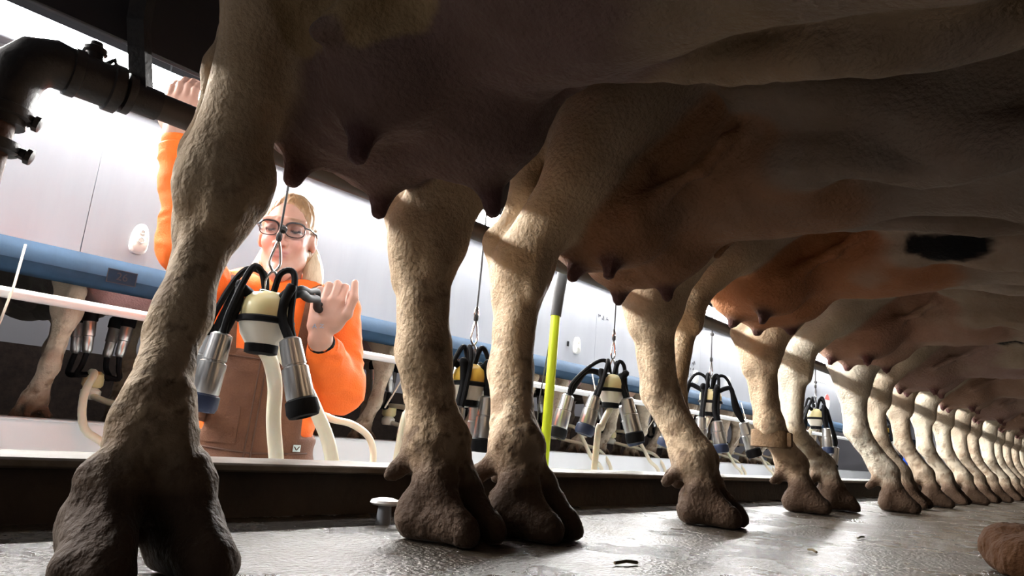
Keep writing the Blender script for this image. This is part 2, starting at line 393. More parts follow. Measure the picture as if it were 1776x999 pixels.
MB().tube([q(x, z) for x, z in [(.225, PZ), (.20, PZ + .002), (.178, PZ - .007), (.163, PZ - .028), (.158, PZ - .055), (.157, PZ - .085)]], [.030, .0325, .034, .034, .0325, .030], 16).build('elbow', M['backlitpipe'], pip)
m = MB(); m.lathe(q(.215), (1, 0, 0), [(0, .030), (.002, .034), (.014, .034), (.016, .031), (.05, .031), (.052, .035), (.066, .035), (.068, .028)], 18)
m.lathe(q(.286), (1, 0, 0), [(0, .025), (.002, .03), (.012, .03), (.014, .024)], 18); m.build('coupling', M['backlitpipe'], pip)
MB().lathe(q(.157, PZ - .08), (0, 0, -1), [(0, .031), (.002, .035), (.013, .035), (.015, .029), (.024, .029)], 18).build('collar', M['backlitpipe'], pip)
MB().lathe(q(.156, PZ - .125), (0, 0, -1), [(0, .022), (.002, .03), (.015, .03), (.017, .022)], 18).build('collar', M['backlitpipe'], pip)
for k, dz in enumerate((-.088, -.134)):
    MB().lathe((q(.157)[0] + .024, -.006, dz), (1, -.35, -.25), [(0, .007), (.010, .008), (.012, .011), (.018, .011), (.020, .005)], 8).build('bolt', M['backlitpipe'], pip)
MB().tube([q(.157, PZ - .095), q(.155, PZ - .2), q(.152, .07)], .019, 12).build('pipe_drop', M['rustpipe'], pip)
m = MB(); m.lathe(q(.242, PZ + .026), (0, 0, 1), [(0, .012), (.012, .012), (.014, .016), (.020, .016), (.024, .009), (.03, .008)], 10); m.tube([q(.258, PZ+.03), q(.268, PZ+.042), q(.272, PZ+.03)], .004, 6); m.build('clamp', M['backlitpipe'], pip)

# fluorescent tube lamps along both guards; unseen ones added over the far alley to light its wall
def lamp(x, y, z, L, mt, lab, grp, s, rod=0):
    r = empty('tube_lamp', (x, y, z), lab, 'lamp', grp)
    MB().lathe((0, 0, 0), (1, 0, 0), [(0, .02), (.006, .028), (L - .006, .028), (L, .02)], 16).build('tube', mt, r)
    if s: MB().box(-.01, L + .01, s*.036 - .01, s*.036 + .01, -.035 if s > 0 else -.06, .035, .003).build('housing', M['fixture'], r)
    if s < 0: MB().box(-.01, L + .01, -.046, -.008, -.042, -.036, .001).build('shade', M['fixture'], r)  # unseen lip added to keep tube light off the near cows
    if not s:
        MB().box(-.01, L + .01, -.04, .04, .025, .06, .003).build('housing', M['fixture'], r)
        for xx in (.2, L - .2): MB().tube([(xx, 0, .055), (xx, 0, rod)], .006, 6).build('rod', M['fixture'], r)
    return r
ords = ['first', 'second', 'third', 'fourth', 'fifth', 'sixth', 'seventh', 'eighth']
for i in range(8): lamp(-1.55 + i * 1.30, 2.356, 1.236, 1.24, M['lampf'], ords[i] + ' from the left of the glowing tube lamps on top of the white guard', 'tube lamps on the far guard', 1)
for i in range(7): lamp(-1.2 + i * 1.5, 1.134, .745, 1.24, M['lampn'], ords[i] + ' from the left of the tube lamps behind the dark near guard', 'tube lamps on the near guard', -1)
for i in range(5): lamp(-1.0 + i * 2.4, 4.9, 2.4, 1.5, M['lampfill'], ords[i] + ' from the left of the unseen fill tubes added over the far alley', 'fill tubes added over the far alley', 0, .5)
# ------------------------------------------------------------------ cows
def hind_leg(F, toe, d, C, H, yb, xc, s, fat=1., splay=0., foot=1., ank=1., S=None, hk=1., fl=.25, g=1., th=.185, dw=1., kk=.005):
    """toe: floor point of the toes, d: toe direction, C: mid cannon, H: hock, s: -1 / +1 side"""
    T = np.array([toe[0], toe[1], 0.]); d = np.array([d[0], d[1], 0.]); d /= np.linalg.norm(d); p = np.array([-d[1], d[0], 0.]); Z = np.array([0, 0, 1.])
    u = foot; C = np.array(C, float); H = np.array(H, float)
    Fp = T - d * .112 * u + Z * .128
    for q in (-1, 1):
        cor = T - d * .086 * u + p * q * (.025 + splay * .35) * u + Z * .078
        F.rc(T - d * .104 * u + p * q * .036 * u + Z * .030, T - d * .03 * u + p * q * (.032 + splay) * u + Z * .021, .032 * u, .020 * u, kk, 'hoof')
        F.rc(cor - d * .004 + p * q * .003, T - d * .021 * u + p * q * (.030 + splay) * u + Z * .017, .029 * u, .0155 * u, .012 + kk, 'hoof')
        F.rc(cor - Z * .03 - d * .016 + p * q * .006, cor, .031 * u, .026 * u, .008, 'hoof')
        F.rc(cor + d * .002, Fp + p * q * .013, .027 * u, .029 * ank, .012, 'foot')
        F.rc(Fp - d * .030 + p * q * .024 * dw - Z * .024, Fp - d * .050 + p * q * .034 * dw - Z * .046, .0175, .0145, .012, 'hoof')
    if kk > .01:
        for q in (-1, 1): F.rc(T - d * .095 * u + p * q * .030 * u + Z * .064, T - d * .045 * u + p * q * (.042 + splay) * u + Z * .02, .028 * u, .024 * u, .012, 'hoof')
    F.el(Fp, (.034 * ank, .038 * ank, .042), None, .02, 'foot')
    bk = np.array([0, 1., 0])
    F.chain([Fp + Z * .012, C, H - Z * .045], [.031 * ank, .0255 * fat, .031 * fat], .03, 'leg')
    F.chain([Fp - d * .020 + Z * .02, C + bk * .029, H - Z * .03 + bk * .040], [.022 * ank, .0165 * fat, .021], .022, 'leg')
    # tendon ridge and vein on the lower leg
    F.chain([H + np.array([-.014, -.012, -.07]), C + np.array([-.016 * fat, .004, -.02]), Fp + np.array([-.016, -.006, .03])], [.012, .010, .012], .02, 'leg')
    F.el(H - Z * .01, (.043 * fat * hk, .047 * hk, .058 * hk), None, .03, 'leg')
    for e, zz in ((-1, -.018), (1, -.004)): F.el(H + np.array([.029 * e * hk, -.008, zz]), (.021, .026, .034), None, .016, 'leg')
    F.el(H + np.array([-.012, -.040, -.03]), (.020, .016, .045), None, .016, 'leg')
    K = H + np.array([0, .074, .050]) ; F.rc(H + np.array([0, .036, -.06]), K, .025, .0235, .02, 'leg')
    S = np.array([xc + s * .21, yb - .27, .80]) if S is None else np.array(S, float)
    kn = H + (S - H) * .5 + np.array([0, .012, .0])
    F.chain([H + Z * .02, kn, S], [.040 * fat * hk, .055 * hk * g, .09 * g], .04, 'leg')
    F.chain([K, np.array([(kn[0] + H[0]) / 2, yb + .008, (kn[2] + K[2]) / 2 + .03]), np.array([xc + s * (th + .005), yb + .03, .80])], [.0185, .022 * g, .08 * g], .03, 'leg')
    F.chain([H + np.array([-.01, -.04, .04]), kn + np.array([-.02, -.03, .02])], [.012, .016], .02, 'leg')
    F.el((xc + s * th, yb - .10, .97), (.105, .25, .30), None, .08, 'coat')
    F.rc(S, (xc + s * fl, yb - .56, .80), .05 * g, .035 * g, .08, 'coat')
def cow_field(xc, yb, legs, teats, zo=0., bel=0., ud=0., full=True, fat=1., uw=1.):
    F = Field()
    F.el((xc, yb - .95, .97 + bel), (.295, .92, .47), None, .03, 'coat')
    F.el((xc, yb - 1.55, .95), (.25, .38, .42), None, .15, 'coat')
    F.el((xc, yb - .12, 1.20), (.25, .32, .20), None, .10, 'coat')
    F.rc((xc, yb - 1.5, 1.33), (xc, yb - .1, 1.36), .09, .09, .12, 'coat')
    # keel fold and veins under the belly
    F.chain([(xc + .02, yb - .45, .60 + bel), (xc + .01, yb - .75, .525 + bel), (xc, yb - 1.2, .505 + bel)], [.05, .035, .03], .05, 'coat')
    for s in (-1, 1):
        pts = [(xc + s * .10, yb - .40, .60 + ud), (xc + s * .14, yb - .52, .562 + bel), (xc + s * .115, yb - .62, .528 + bel), (xc + s * .16, yb - .74, .534 + bel), (xc + s * .13, yb - .86, .510 + bel), (xc + s * .17, yb - 1.02, .54 + bel), (xc + s * .15, yb - 1.2, .54 + bel)]
        F.chain(spline(pts, 3), [.017, .019, .023, .021, .018] * 3 + [.019] * 4, .016, 'coat')
        F.rc((xc + s * .20, yb - .42, .72), (xc + s * .12, yb - .72, .56 + bel), .05, .03, .07, 'coat')
    for s, L in zip((-1, 1), legs): hind_leg(F, *L[:4], yb, xc, s, **dict(dict(fat=fat), **(L[4] if len(L) > 4 else {})))
    # udder with four quarters and teats
    F.el((xc, yb - .20, .70 + ud), (.150 * uw, .25, .17), None, .05, 'udder')
    F.el((xc, yb - .40, .64 + ud), (.135 * uw, .17, .115), None, .08, 'udder')
    for s in (-1, 1):
        for (ya, za, yb2, zb2, sw) in ((-.42, .66, -.20, .55, .012), (-.34, .70, -.08, .56, -.012), (-.10, .68, -.02, .56, .01)):
            ts = np.linspace(0, 1, 5); F.chain([(xc + s * (.150 + sw * math.sin(t * 7)) * uw, yb + ya + (yb2 - ya) * t, za + ud + (zb2 - za) * t + .006 * math.sin(t * 11)) for t in ts], [.010, .012, .012, .011, .008], .014, 'udder')
    for tx, ty, tz, r, L in teats:
        base = np.array([tx + (xc - tx) * .12, ty + (yb - .16 - ty) * .10, tz + L])
        F.el((tx + (xc - tx) * .28, ty + (yb - .16 - ty) * .15, tz + L + .075), (.082, .098, .092), None, .045, 'udder')
        F.rc(base + np.array([0, 0, .02]), (tx, ty, tz + r * .8), r * 1.3, r * .82, .028, 'teat')
    F.rc((xc, yb + .15, 1.33), (xc + .01, yb + .19, .95), .032, .016, .05, 'coat')
    if full:
        for s in (-1, 1):
            x = xc + s * .15
            F.chain([(x, yb - 1.52, .06), (x, yb - 1.5, .13), (x, yb - 1.47, .38), (x + s*.03, yb - 1.45, .72)], [.04, .034, .035, .075], .05, 'leg')
            F.rc((x, yb - 1.50, .035), (x, yb - 1.58, .03), .05, .03, .03, 'hoof'); F.el((x, yb - 1.48, .40), (.045, .05, .05), None, .03, 'leg')
            F.rc((x + s*.03, yb - 1.45, .72), (x, yb - 1.55, 1.05), .08, .16, .1, 'coat')
        F.rc((xc, yb - 1.75, 1.1), (xc, yb - 2.25, 1.22), .21, .12, .12, 'coat')
        F.rc((xc, yb - 2.27, 1.25), (xc, yb - 2.62, .98), .115, .065, .05, 'coat')
        F.el((xc, yb - 2.64, .96), (.07, .05, .055), None, .04, 'coat')
        for s in (-1, 1): F.rc((xc + s*.10, yb - 2.22, 1.28), (xc + s*.22, yb - 2.2, 1.25), .03, .025, .03, 'coat')
    F.fn(lambda P: -P[2], .006)
    return F
def cow_mesh(name, F, xc, yb, h, parent, tones, patches=(), lo=None, hi=None, seed=0, flip=False):
    k = 2.6 if h < .01 else 1.8; ys, zs = yb - .5, .8
    def warp(P):
        P = P.copy(); y, z = P[:, 1], P[:, 2]
        P[:, 1] = np.where(y < ys, ys + (y - ys) * k, y); P[:, 2] = np.where(z > zs, zs + (z - zs) * k, z); return P
    V, Q = F.mesh((xc - .5, ys - 2.3 / k, -.03), (xc + .5, yb + .36, zs + .74 / k), h, warp=warp)
    V = V.astype(np.float64); Wt = F.weights(V); Nn = vnormals(V, Q); z = V[:, 2]
    leg = Wt.get('leg', 0) + Wt.get('foot', 0); hf = Wt['hoof'] + .0 * z
    # clotted dirt on the feet, wrinkles on udder and flanks
    low = 1 - sstep(.10, .26, z)
    dirt = fbm(V * 42, seed + 3) - .5; V = V + Nn * (dirt * (.0035 + .010 * low * (1 - .5 * hf)) * sstep(0, .01, z))[:, None]
    V = V + Nn * ((fbm(V * np.array([14, 10, 16]), seed + 5) - .5) * .012 * (1 - leg) * (1 - Wt['teat']))[:, None]
    V = V + Nn * ((np.abs(vnoise(V * np.array([9, 26, 11.]), seed + 8) - .5)) * -.012 * Wt['udder'])[:, None]
    V[:, 2] = np.maximum(V[:, 2], 0.0015)
    c = np.tile(np.array(tones['coat']), (len(V), 1))
    n1 = fbm(V * 7, seed + 1); n2 = fbm(V * 30, seed + 2); n3 = fbm(V * 75, seed + 6)
    c = mixc(c, tones['tan'], sstep(.42, .66, n1) * .75)
    c = mixc(c, tones['udder'], Wt['udder'] * sstep(.30, .6, n1 + .15)); c = mixc(c, tones['udder'], Wt['udder'] * .5)
    c = mixc(c, tones['leg'], np.clip(leg, 0, 1) * sstep(.75, .5, z))
    for (p, r, colr) in patches:
        q = (V - np.array(p)) / np.array(r); dd = np.sqrt((q * q).sum(1)) + (fbm(V * 12, seed + 9) - .5) * .6
        c = mixc(c, colr, 1 - sstep(.93, 1.0, dd))
    stain = sstep(.54, .64, n2) * sstep(.6, .1, z) ; c = mixc(c, (.20, .115, .06), stain * .65); c = mixc(c, (.10, .06, .035), sstep(.64, .70, n3) * sstep(.55, .15, z) * .7)
    c = mixc(c, (.16, .095, .055), np.clip(sstep(.19, .05, z + (n2 - .5) * .2), 0, 1) * .9)
    c = mixc(c, (.085, .050, .030), np.clip(hf * sstep(.13, .09, z) + sstep(.085, .06, z), 0, 1))
    c = mixc(c, tones['teat'], np.clip(Wt['teat'] * 1.25, 0, 1))
    V = V - np.array([xc, yb, 0])
    return np_mesh(name, V, Q, M['cow'], parent, col=c, loc=(xc, yb, 0))
BLK = (.008, .008, .009)
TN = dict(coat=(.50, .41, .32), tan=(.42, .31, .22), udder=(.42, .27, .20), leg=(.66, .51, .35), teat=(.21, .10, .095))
def tones(**k): d = dict(TN); d.update(k); return d
NG = 'cows standing in the near row'
NEARF = []
# (centre, rear, legs[(toe, direction, mid cannon, hock)...], teats[(x, y, z tip, radius, length)])
T = .0135
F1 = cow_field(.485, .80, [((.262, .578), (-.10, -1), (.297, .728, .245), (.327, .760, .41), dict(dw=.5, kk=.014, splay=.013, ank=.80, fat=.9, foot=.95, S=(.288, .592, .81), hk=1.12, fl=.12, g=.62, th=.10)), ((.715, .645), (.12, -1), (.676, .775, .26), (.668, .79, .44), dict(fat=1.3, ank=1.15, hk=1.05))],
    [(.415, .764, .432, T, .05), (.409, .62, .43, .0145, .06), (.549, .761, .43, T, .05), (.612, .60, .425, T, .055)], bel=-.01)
cow1 = cow_mesh('cow', F1, .485, .80, .005, None, tones(coat=(.29, .215, .16), tan=(.34, .235, .14), leg=(.58, .43, .28), udder=(.20, .125, .11), teat=(.12, .06, .06)), [((.385, .60, .60), (.10, .14, .07), (.36, .25, .135))], seed=1)  # coat and udder darkened to carry the shade on the body
tag(cow1, 'tan-legged cow nearest the camera, its split hoof filling the lower left corner', 'cow', NG)
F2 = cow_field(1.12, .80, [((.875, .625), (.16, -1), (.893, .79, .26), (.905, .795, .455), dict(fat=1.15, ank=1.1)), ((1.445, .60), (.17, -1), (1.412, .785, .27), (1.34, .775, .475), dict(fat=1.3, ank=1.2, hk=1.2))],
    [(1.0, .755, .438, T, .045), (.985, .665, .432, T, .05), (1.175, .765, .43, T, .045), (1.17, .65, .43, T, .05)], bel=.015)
cow2 = cow_mesh('cow', F2, 1.12, .80, .0065, None, tones(coat=(.30, .235, .19), tan=(.26, .19, .135), udder=(.34, .18, .10), teat=(.13, .065, .06)), [((.83, .40, .71), (.06, .022, .035), BLK)], seed=2)  # white coat darkened to carry the shade between the cows
tag(cow2, 'white cow with orange-tinted udder, second from the camera, a hose pole behind its near leg', 'cow', NG)
F3 = cow_field(1.80, .79, [((1.62, .69), (.1, -1), (1.515, .815, .27), (1.53, .80, .50), dict(fat=1.0)), ((2.20, .655), (.2, -1), (2.075, .79, .25), (2.03, .80, .47), dict(fat=1.2, ank=1.15, hk=1.1))],
    [(1.72, .76, .475, T, .04), (1.66, .655, .47, T, .045), (1.86, .75, .475, T, .04), (1.86, .655, .475, T, .045)], bel=.06, ud=.035, fat=1.05)
cow3 = cow_mesh('cow', F3, 1.80, .79, .008, None, tones(coat=(.50, .41, .33), tan=(.40, .30, .22), udder=(.52, .23, .11), teat=(.14, .07, .065)), [((1.54, .265, .605), (.12, .135, .052), BLK)], seed=3)
tag(cow3, 'white cow with black flank patch and a tan band above its far hoof', 'cow', NG)
F4 = cow_field(2.56, .77, [((2.50, .66), (.55, -1), (2.29, .80, .25), (2.32, .80, .47)), ((2.84, .55), (.12, -1), (2.80, .74, .27), (2.80, .75, .47), dict(fat=1.25, ank=1.15, hk=1.15))],
    [(2.44, .73, .47, T, .04), (2.42, .61, .465, T, .045), (2.60, .72, .47, T, .04), (2.62, .60, .465, T, .045)], bel=.05, ud=.03)
cow4 = cow_mesh('cow', F4, 2.56, .77, .009, None, tones(leg=(.72, .66, .54), udder=(.5, .3, .22)), [((2.27, .16, .70), (.15, .14, .028), BLK)], seed=4)
tag(cow4, 'white cow with the striped pipe shadow on its pale far leg, fourth from the camera', 'cow', NG)
# leg band: a strap around the lower cannon of the third cow
C_, D_ = np.array([2.081, .785, .205]), np.array([.10, .035, 1.]); u_, w_, d_ = frame(D_); m = MB(); nn = 28
ring_prof = [(-.026, .0), (-.024, .005), (.024, .005), (.026, 0), (.020, -.004), (-.020, -.004)]
for k in range(nn):
    a = 2 * math.pi * k / nn; r0 = .029 + .005 * abs(math.sin(a))**2
    for hh, rr in ring_prof:
        r = r0 + rr + .006; m.v.append(tuple(C_ + d_ * hh + np.array([math.cos(a) * r * .92, math.sin(a) * r * 1.25 + .012, 0]) - np.array([1.80, .79, 0])))
for k in range(nn):
    for j in range(6): m.f.append([k*6 + j, k*6 + (j+1) % 6, ((k+1) % nn)*6 + (j+1) % 6, ((k+1) % nn)*6 + j])
lb = m.build('leg_band', M['band'], cow3); lb['label'] = 'tan strap buckled around the lower leg'
bk = MB().box(-.016, .016, -.006, .009, -.021, .021, .003).build('buckle', M['band'], lb); bk.location = Vector(tuple(C_ + np.array([.006, -.046, 0]) - np.array([1.80, .79, 0])))
bk.rotation_euler = (0, 0, .25)
# farther cows of the near row share one coarse body
FP = cow_field(0, 0, [((-.17, -.17), (-.12, -1), (-.20, 0, .26), (-.19, .01, .46)), ((.24, -.19), (.18, -1), (.215, -.01, .26), (.20, 0, .46))],
    [(-.07, -.05, .46, T, .045), (-.075, -.18, .455, T, .05), (.07, -.05, .46, T, .045), (.075, -.18, .455, T, .05)], bel=.03, ud=.02)
proto = [cow_mesh('cow', FP, 0, 0, .0115, None, tones(**t), pt, seed=sd) for sd, t, pt in
    ((21, dict(leg=(.68, .6, .47)), ()), (22, dict(coat=(.5, .4, .3), leg=(.6, .5, .38), udder=(.45, .3, .26)), [((-.3, -.6, .75), (.25, .3, .12), BLK)]), (23, dict(coat=(.12, .10, .09), tan=(.1, .08, .07), leg=(.64, .54, .42), udder=(.6, .36, .36), teat=(.4, .22, .22)), ()))]
def put_cow(k, x, y, rz, lab, grp, sc=1.):
    o = bpy.data.objects.new('cow', proto[k].data); COL.objects.link(o); o.location = (x, y, 0); o.rotation_euler = (0, 0, rz); o.scale = (sc, sc, sc)
    return tag(o, lab, 'cow', grp)
ordn = ['fifth', 'sixth', 'seventh', 'eighth', 'ninth', 'tenth', 'eleventh']
for i, (x, y) in enumerate(((3.40, .765), (4.26, .75), (5.15, .735), (6.05, .71), (6.95, .70), (7.9, .70), (8.9, .70))):
    put_cow((1, 0, 1, 0, 1, 0, 1)[i], x, y, (.015, -.015, .01, .015, -.01, .01, 0)[i], 'pale %s cow from the camera in the near row receding to the right' % ordn[i], NG)
fn_ = ['first', 'second', 'third', 'fourth', 'fifth', 'sixth', 'seventh', 'eighth', 'ninth', 'tenth', 'eleventh', 'twelfth', 'thirteenth']
FX = [.23 + .70 * i for i in range(13)]
for i, x in enumerate(FX):
    put_cow((2, 2, 0, 2, 1, 2, 0, 2, 2, 1, 0, 2, 1)[i], x, 2.75, math.pi + (.015, -.01, .015, -.012, .01, .012, -.012, .01, -.01, .012, 0, .01, -.01)[i],
            'far-side cow behind the white milk pipe, %s from the left' % fn_[i], 'cows standing in the far row')
for p in proto: bpy.data.objects.remove(p)
# ------------------------------------------------------------------ the woman in the pit
O3 = np.array([.955, 1.755, 0.]); RT_, FW_ = np.array([-.87, .495, 0]), np.array([-.495, -.87, 0]); UP_ = np.array([0, 0, 1.])
PW = lambda r, f, z: O3 + RT_ * r + FW_ * f + UP_ * z
woman = empty('person', tuple(PW(0, 0, -.9)), 'person in orange hoodie, brown bib overalls and glasses, reaching up behind a hanging milking cluster', 'person')
hy, hp = .16, -.14
fwh = FW_ * math.cos(hy) + RT_ * math.sin(hy); rth = RT_ * math.cos(hy) - FW_ * math.sin(hy)
fh = fwh * math.cos(hp) + UP_ * math.sin(hp); uh = UP_ * math.cos(hp) - fwh * math.sin(hp)
HC = PW(-.010, .055, .632); HM = np.stack([rth, fh, uh], 1)
HL = lambda r, f, u: HC + rth * r + fh * f + uh * u
SHL, ELL, WRL = PW(-.165, .01, .452), np.array([1.118, 1.63, .240]), np.array([.958, 1.502, .345])
SHR, ELR, WRR = PW(.165, .01, .455), np.array([.640, 1.63, .520]), np.array([.578, 1.645, .785])
def hand(F, wr, u, w, b, curls, thumb, tagn='skin', sc=1.):
    u, w, b = [np.array(x, float) / np.linalg.norm(x) for x in (u, w, b)]
    u, w, b = u * sc, w * sc, b * sc; at = lambda U, Wd, B=0.: wr + u * U + w * Wd + b * B
    F.rc(at(-.01, 0), at(.03, 0), .026, .026, .02, tagn)
    for k, o in enumerate((.030, .0105, -.0095, -.028)):
        F.rc(at(.022, o * .75), at(.083 - abs(k - 1) * .004, o), .0175, .0125, .012, tagn)
        p = at(.085 - abs(k - 1) * .004, o); ang = 0
        for L, r0, r1, cv in zip((.040, .026, .021), (.0112, .0098, .0088), (.0098, .0088, .0075), curls[k]):
            ang += math.radians(cv); q = p + (u * math.cos(ang) - b * math.sin(ang)) * L * (.82 if k == 3 else .93 if k == 0 else 1)
            F.rc(p, q, r0, r1, .004, tagn); p = q
    F.el(at(.035, .026, -.008), (.022, .022, .022), None, .02, tagn)
    F.chain([at(*t) for t in thumb], [.0155, .0125, .0112, .009], .007, tagn)
B_ = Field()
B_.el(PW(0, 0, -.05), (.165, .165, .14), None, .03); B_.el(PW(0, .0, .12), (.13, .13, .16), None, .06); B_.el(PW(0, .0, .32), (.145, .145, .18), None, .06)
B_.rc(PW(.13, 0, .452), PW(-.13, 0, .452), .052, .052, .05)
B_.rc(PW(0, -.012, .44), HL(0, -.02, -.05), .056, .050, .03, 'head')
for s in (-1, 1): B_.chain([PW(s*.09, 0, -.08), PW(s*.10, .02, -.46), PW(s*.10, -.01, -.84)], [.085, .06, .045], .03)
B_.chain([SHL, ELL, WRL], [.050, .040, .026], .02); B_.chain([SHR, ELR, WRR], [.050, .040, .026], .02)
# head and face
B_.el(HL(0, -.012, .035), (.068, .090, .088), HM, .02, 'head'); B_.el(HL(0, .030, -.02), (.054, .064, .080), HM, .03, 'head')
B_.rc(HL(.034, .02, -.062), HL(.010, .074, -.100), .020, .019, .03, 'head'); B_.rc(HL(-.034, .02, -.062), HL(-.010, .074, -.100), .020, .019, .03, 'head')
B_.el(HL(0, .080, -.102), (.016, .016, .016), HM, .02, 'head')
for s in (-1, 1):
    B_.el(HL(s*.032, .068, -.020), (.020, .019, .020), HM, .025, 'head')
    B_.rc(HL(s*.012, .092, .036), HL(s*.048, .078, .038), .010, .009, .018, 'head')
    B_.el(HL(s*.033, .098, .014), (.016, .014, .011), HM, .014, 'head', 's')
    B_.el(HL(s*.0325, .078, .014), (.0145, .0135, .0125), HM, .004, 'eye')
    B_.el(HL(s*.070, -.006, -.002), (.010, .020, .031), HM, .008, 'head'); B_.el(HL(s*.0775, -.002, .004), (.004, .011, .016), HM, .006, 'head', 's')
B_.chain([HL(0, .090, .026), HL(0, .106, -.004), HL(0, .114, -.022)], [.0075, .0088, .0115], .010, 'head')
for s in (-1, 1): B_.el(HL(s*.0115, .101, -.027), (.009, .010, .008), HM, .006, 'head'); B_.el(HL(s*.007, .108, -.0355), (.0035, .005, .0035), HM, .003, 'head', 's')
B_.el(HL(0, .086, -.052), (.025, .014, .018), HM, .015, 'head')
B_.el(HL(0, .0945, -.0495), (.021, .0068, .0046), HM, .003, 'lip'); B_.el(HL(0, .0935, -.0580), (.0175, .0072, .0056), HM, .003, 'lip')
B_.rc(HL(-.019, .1005, -.0538), HL(.019, .1005, -.0538), .0020, .0020, .003, 'head'); B_.p[-1] = (B_.p[-1][0], .003, 's', 'head')
# hands
er = np.array([.656, -.75, .08]); tocam = np.array([-.72, -.66, -.15])
hand(B_, WRL + np.array([-.004, -.004, .012]), UP_ + er * .10 + tocam * .1, er, tocam, [(26, 100, 60), (20, 104, 60), (18, 104, 60), (20, 100, 60)], [(.020, .026, -.004), (.050, .052, .004), (.088, .060, .006), (.124, .055, .004)], sc=1.08)
hand(B_, WRR + np.array([0, 0, .008]), UP_ - er * .05, -er, tocam, [(14, 30, 25), (10, 34, 25), (10, 34, 28), (8, 30, 25)], [(.022, .026, -.004), (.050, .052, -.01), (.080, .064, -.018), (.105, .066, -.03)])
def bw(P):
    P = P.copy(); z = P[:, 2]; P[:, 2] = np.where(z < 0, z * 4, z); return P
V, Q = B_.mesh((.40, 1.30, -.24), (1.35, 2.05, 1.02), .0034, warp=bw); V = V.astype(np.float64)
Wt = B_.weights(V, .0015); hl = (V - HC) @ HM
c = np.tile(np.array((.47, .255, .19)), (len(V), 1)); c = mixc(c, (.52, .30, .23), sstep(.35, .65, fbm(V * 25, 4)) * .6)
isH = sstep(.115, .105, np.sqrt((hl * hl).sum(1)) * .9)
c = mixc(c, (.58, .25, .21), np.exp(-(((np.abs(hl[:, 0]) - .042) / .02)**2 + ((hl[:, 2] + .02) / .022)**2)) * isH * (hl[:, 1] > .03) * .55)
c = mixc(c, (.58, .25, .21), np.exp(-((hl[:, 0] / .016)**2 + ((hl[:, 2] + .025) / .016)**2)) * (hl[:, 1] > .09) * .5)
c = mixc(c, (.38, .12, .12), Wt['lip'])
e = Wt['eye']; ez = hl[:, 2] - .014
c = mixc(c, (.42, .23, .18), e); c = mixc(c, (.62, .58, .55), e * (ez < -.003) * (ez > -.0075)); c = mixc(c, (.05, .04, .045), e * (np.abs(ez + .0035) < .0022)); c = mixc(c, (.10, .10, .10), e * (np.abs(np.abs(hl[:, 0]) - .0325) < .0055) * (ez < -.002) * (ez > -.008))
brow = np.exp(-(((np.abs(hl[:, 0]) - .031) / .02)**2 + ((hl[:, 2] - .0405 + .10 * (np.abs(hl[:, 0]) - .031)) / .0045)**2)) * (hl[:, 1] > .05)
c = mixc(c, (.20, .11, .06), np.clip(brow * 1.4, 0, .9))
V = V - PW(0, 0, -.9)
body = np_mesh('body', V, Q, M['skin'], woman, col=c)
# garments
def part_field(name, F, lo, hi, h, m, wr=0, ws=(20, 20, 20), parent=None, sd=0, warp=None):
    V, Q = F.mesh(lo, hi, h, warp=warp); V = V.astype(np.float64); Nn = vnormals(V, Q)
    if wr: V = V + Nn * ((np.abs(fbm(V * np.array(ws), sd, 2) - .5) * -2 + .3) * wr)[:, None]
    return np_mesh(name, V - PW(0, 0, -.9), Q, m, parent or woman)
H_ = Field()
H_.el(PW(0, .0, .14), (.155, .155, .19), None, .05); H_.el(PW(0, 0, .32), (.175, .165, .19), None, .06)
H_.rc(PW(.13, 0, .445), PW(-.13, 0, .445), .072, .072, .05); H_.el(PW(0, 0, -.03), (.165, .165, .1), None, .05)
H_.chain([SHL, ELL, WRL + (ELL - WRL) * .22], [.072, .064, .045], .03); H_.rc(ELL, ELL + (SHL - ELL) * .4, .066, .064, .02)
H_.chain([SHR, ELR, WRR + (ELR - WRR) * .18], [.070, .054, .040], .03)
for a_, b_ in ((WRL, ELL), (WRR, ELR)):
    t = (b_ - a_) / np.linalg.norm(b_ - a_); H_.rc(a_ + t * .03, a_ + t * .06, .037, .039, .004)
ring = [PW(.088 * math.sin(a), .02 - .075 * math.cos(a) * -1, .500 - .03 * math.cos(a)) for a in np.linspace(0, 2 * math.pi, 15)]
H_.chain(ring, [.030] * 15, .02)
H_.el(PW(0, -.10, .45), (.11, .06, .10), None, .03)
H_.fn(lambda X: -(np.sqrt((X[0] - np.float32(PW(-.005, .012, 0)[0]))**2 + (X[1] - np.float32(PW(-.005, .012, 0)[1]))**2) - .060) - np.float32(8.) * np.maximum(.44 - X[2], 0), .01)
hood = part_field('hoodie', H_, (.40, 1.30, -.16), (1.35, 2.05, .90), .0055, M['hoodie'], .014, (12, 12, 20), sd=31)
for a_, b_ in ((WRL, ELL), (WRR, ELR)):
    t = (b_ - a_) / np.linalg.norm(b_ - a_); MB().tube([a_ + t * q - PW(0, 0, -.9) for q in (.022, .027, .045, .062, .066)], [.034, .040, .0415, .043, .040], 20).build('cuff', M['hoodie'], hood)
V_ = Field()
V_.el(PW(0, 0, .14), (.168, .168, .20), None, .05); V_.el(PW(0, .01, .30), (.185, .178, .20), None, .06); V_.el(PW(0, 0, -.04), (.19, .185, .14), None, .05)
for s in (-1, 1): V_.chain([PW(s*.10, 0, -.1), PW(s*.11, .02, -.48), PW(s*.11, -.01, -.80)], [.11, .09, .075], .03)
o0, o1, r0_, r1_, f0_, f1_ = [np.float32(v) for v in (O3[0], O3[1], RT_[0], RT_[1], FW_[0], FW_[1])]
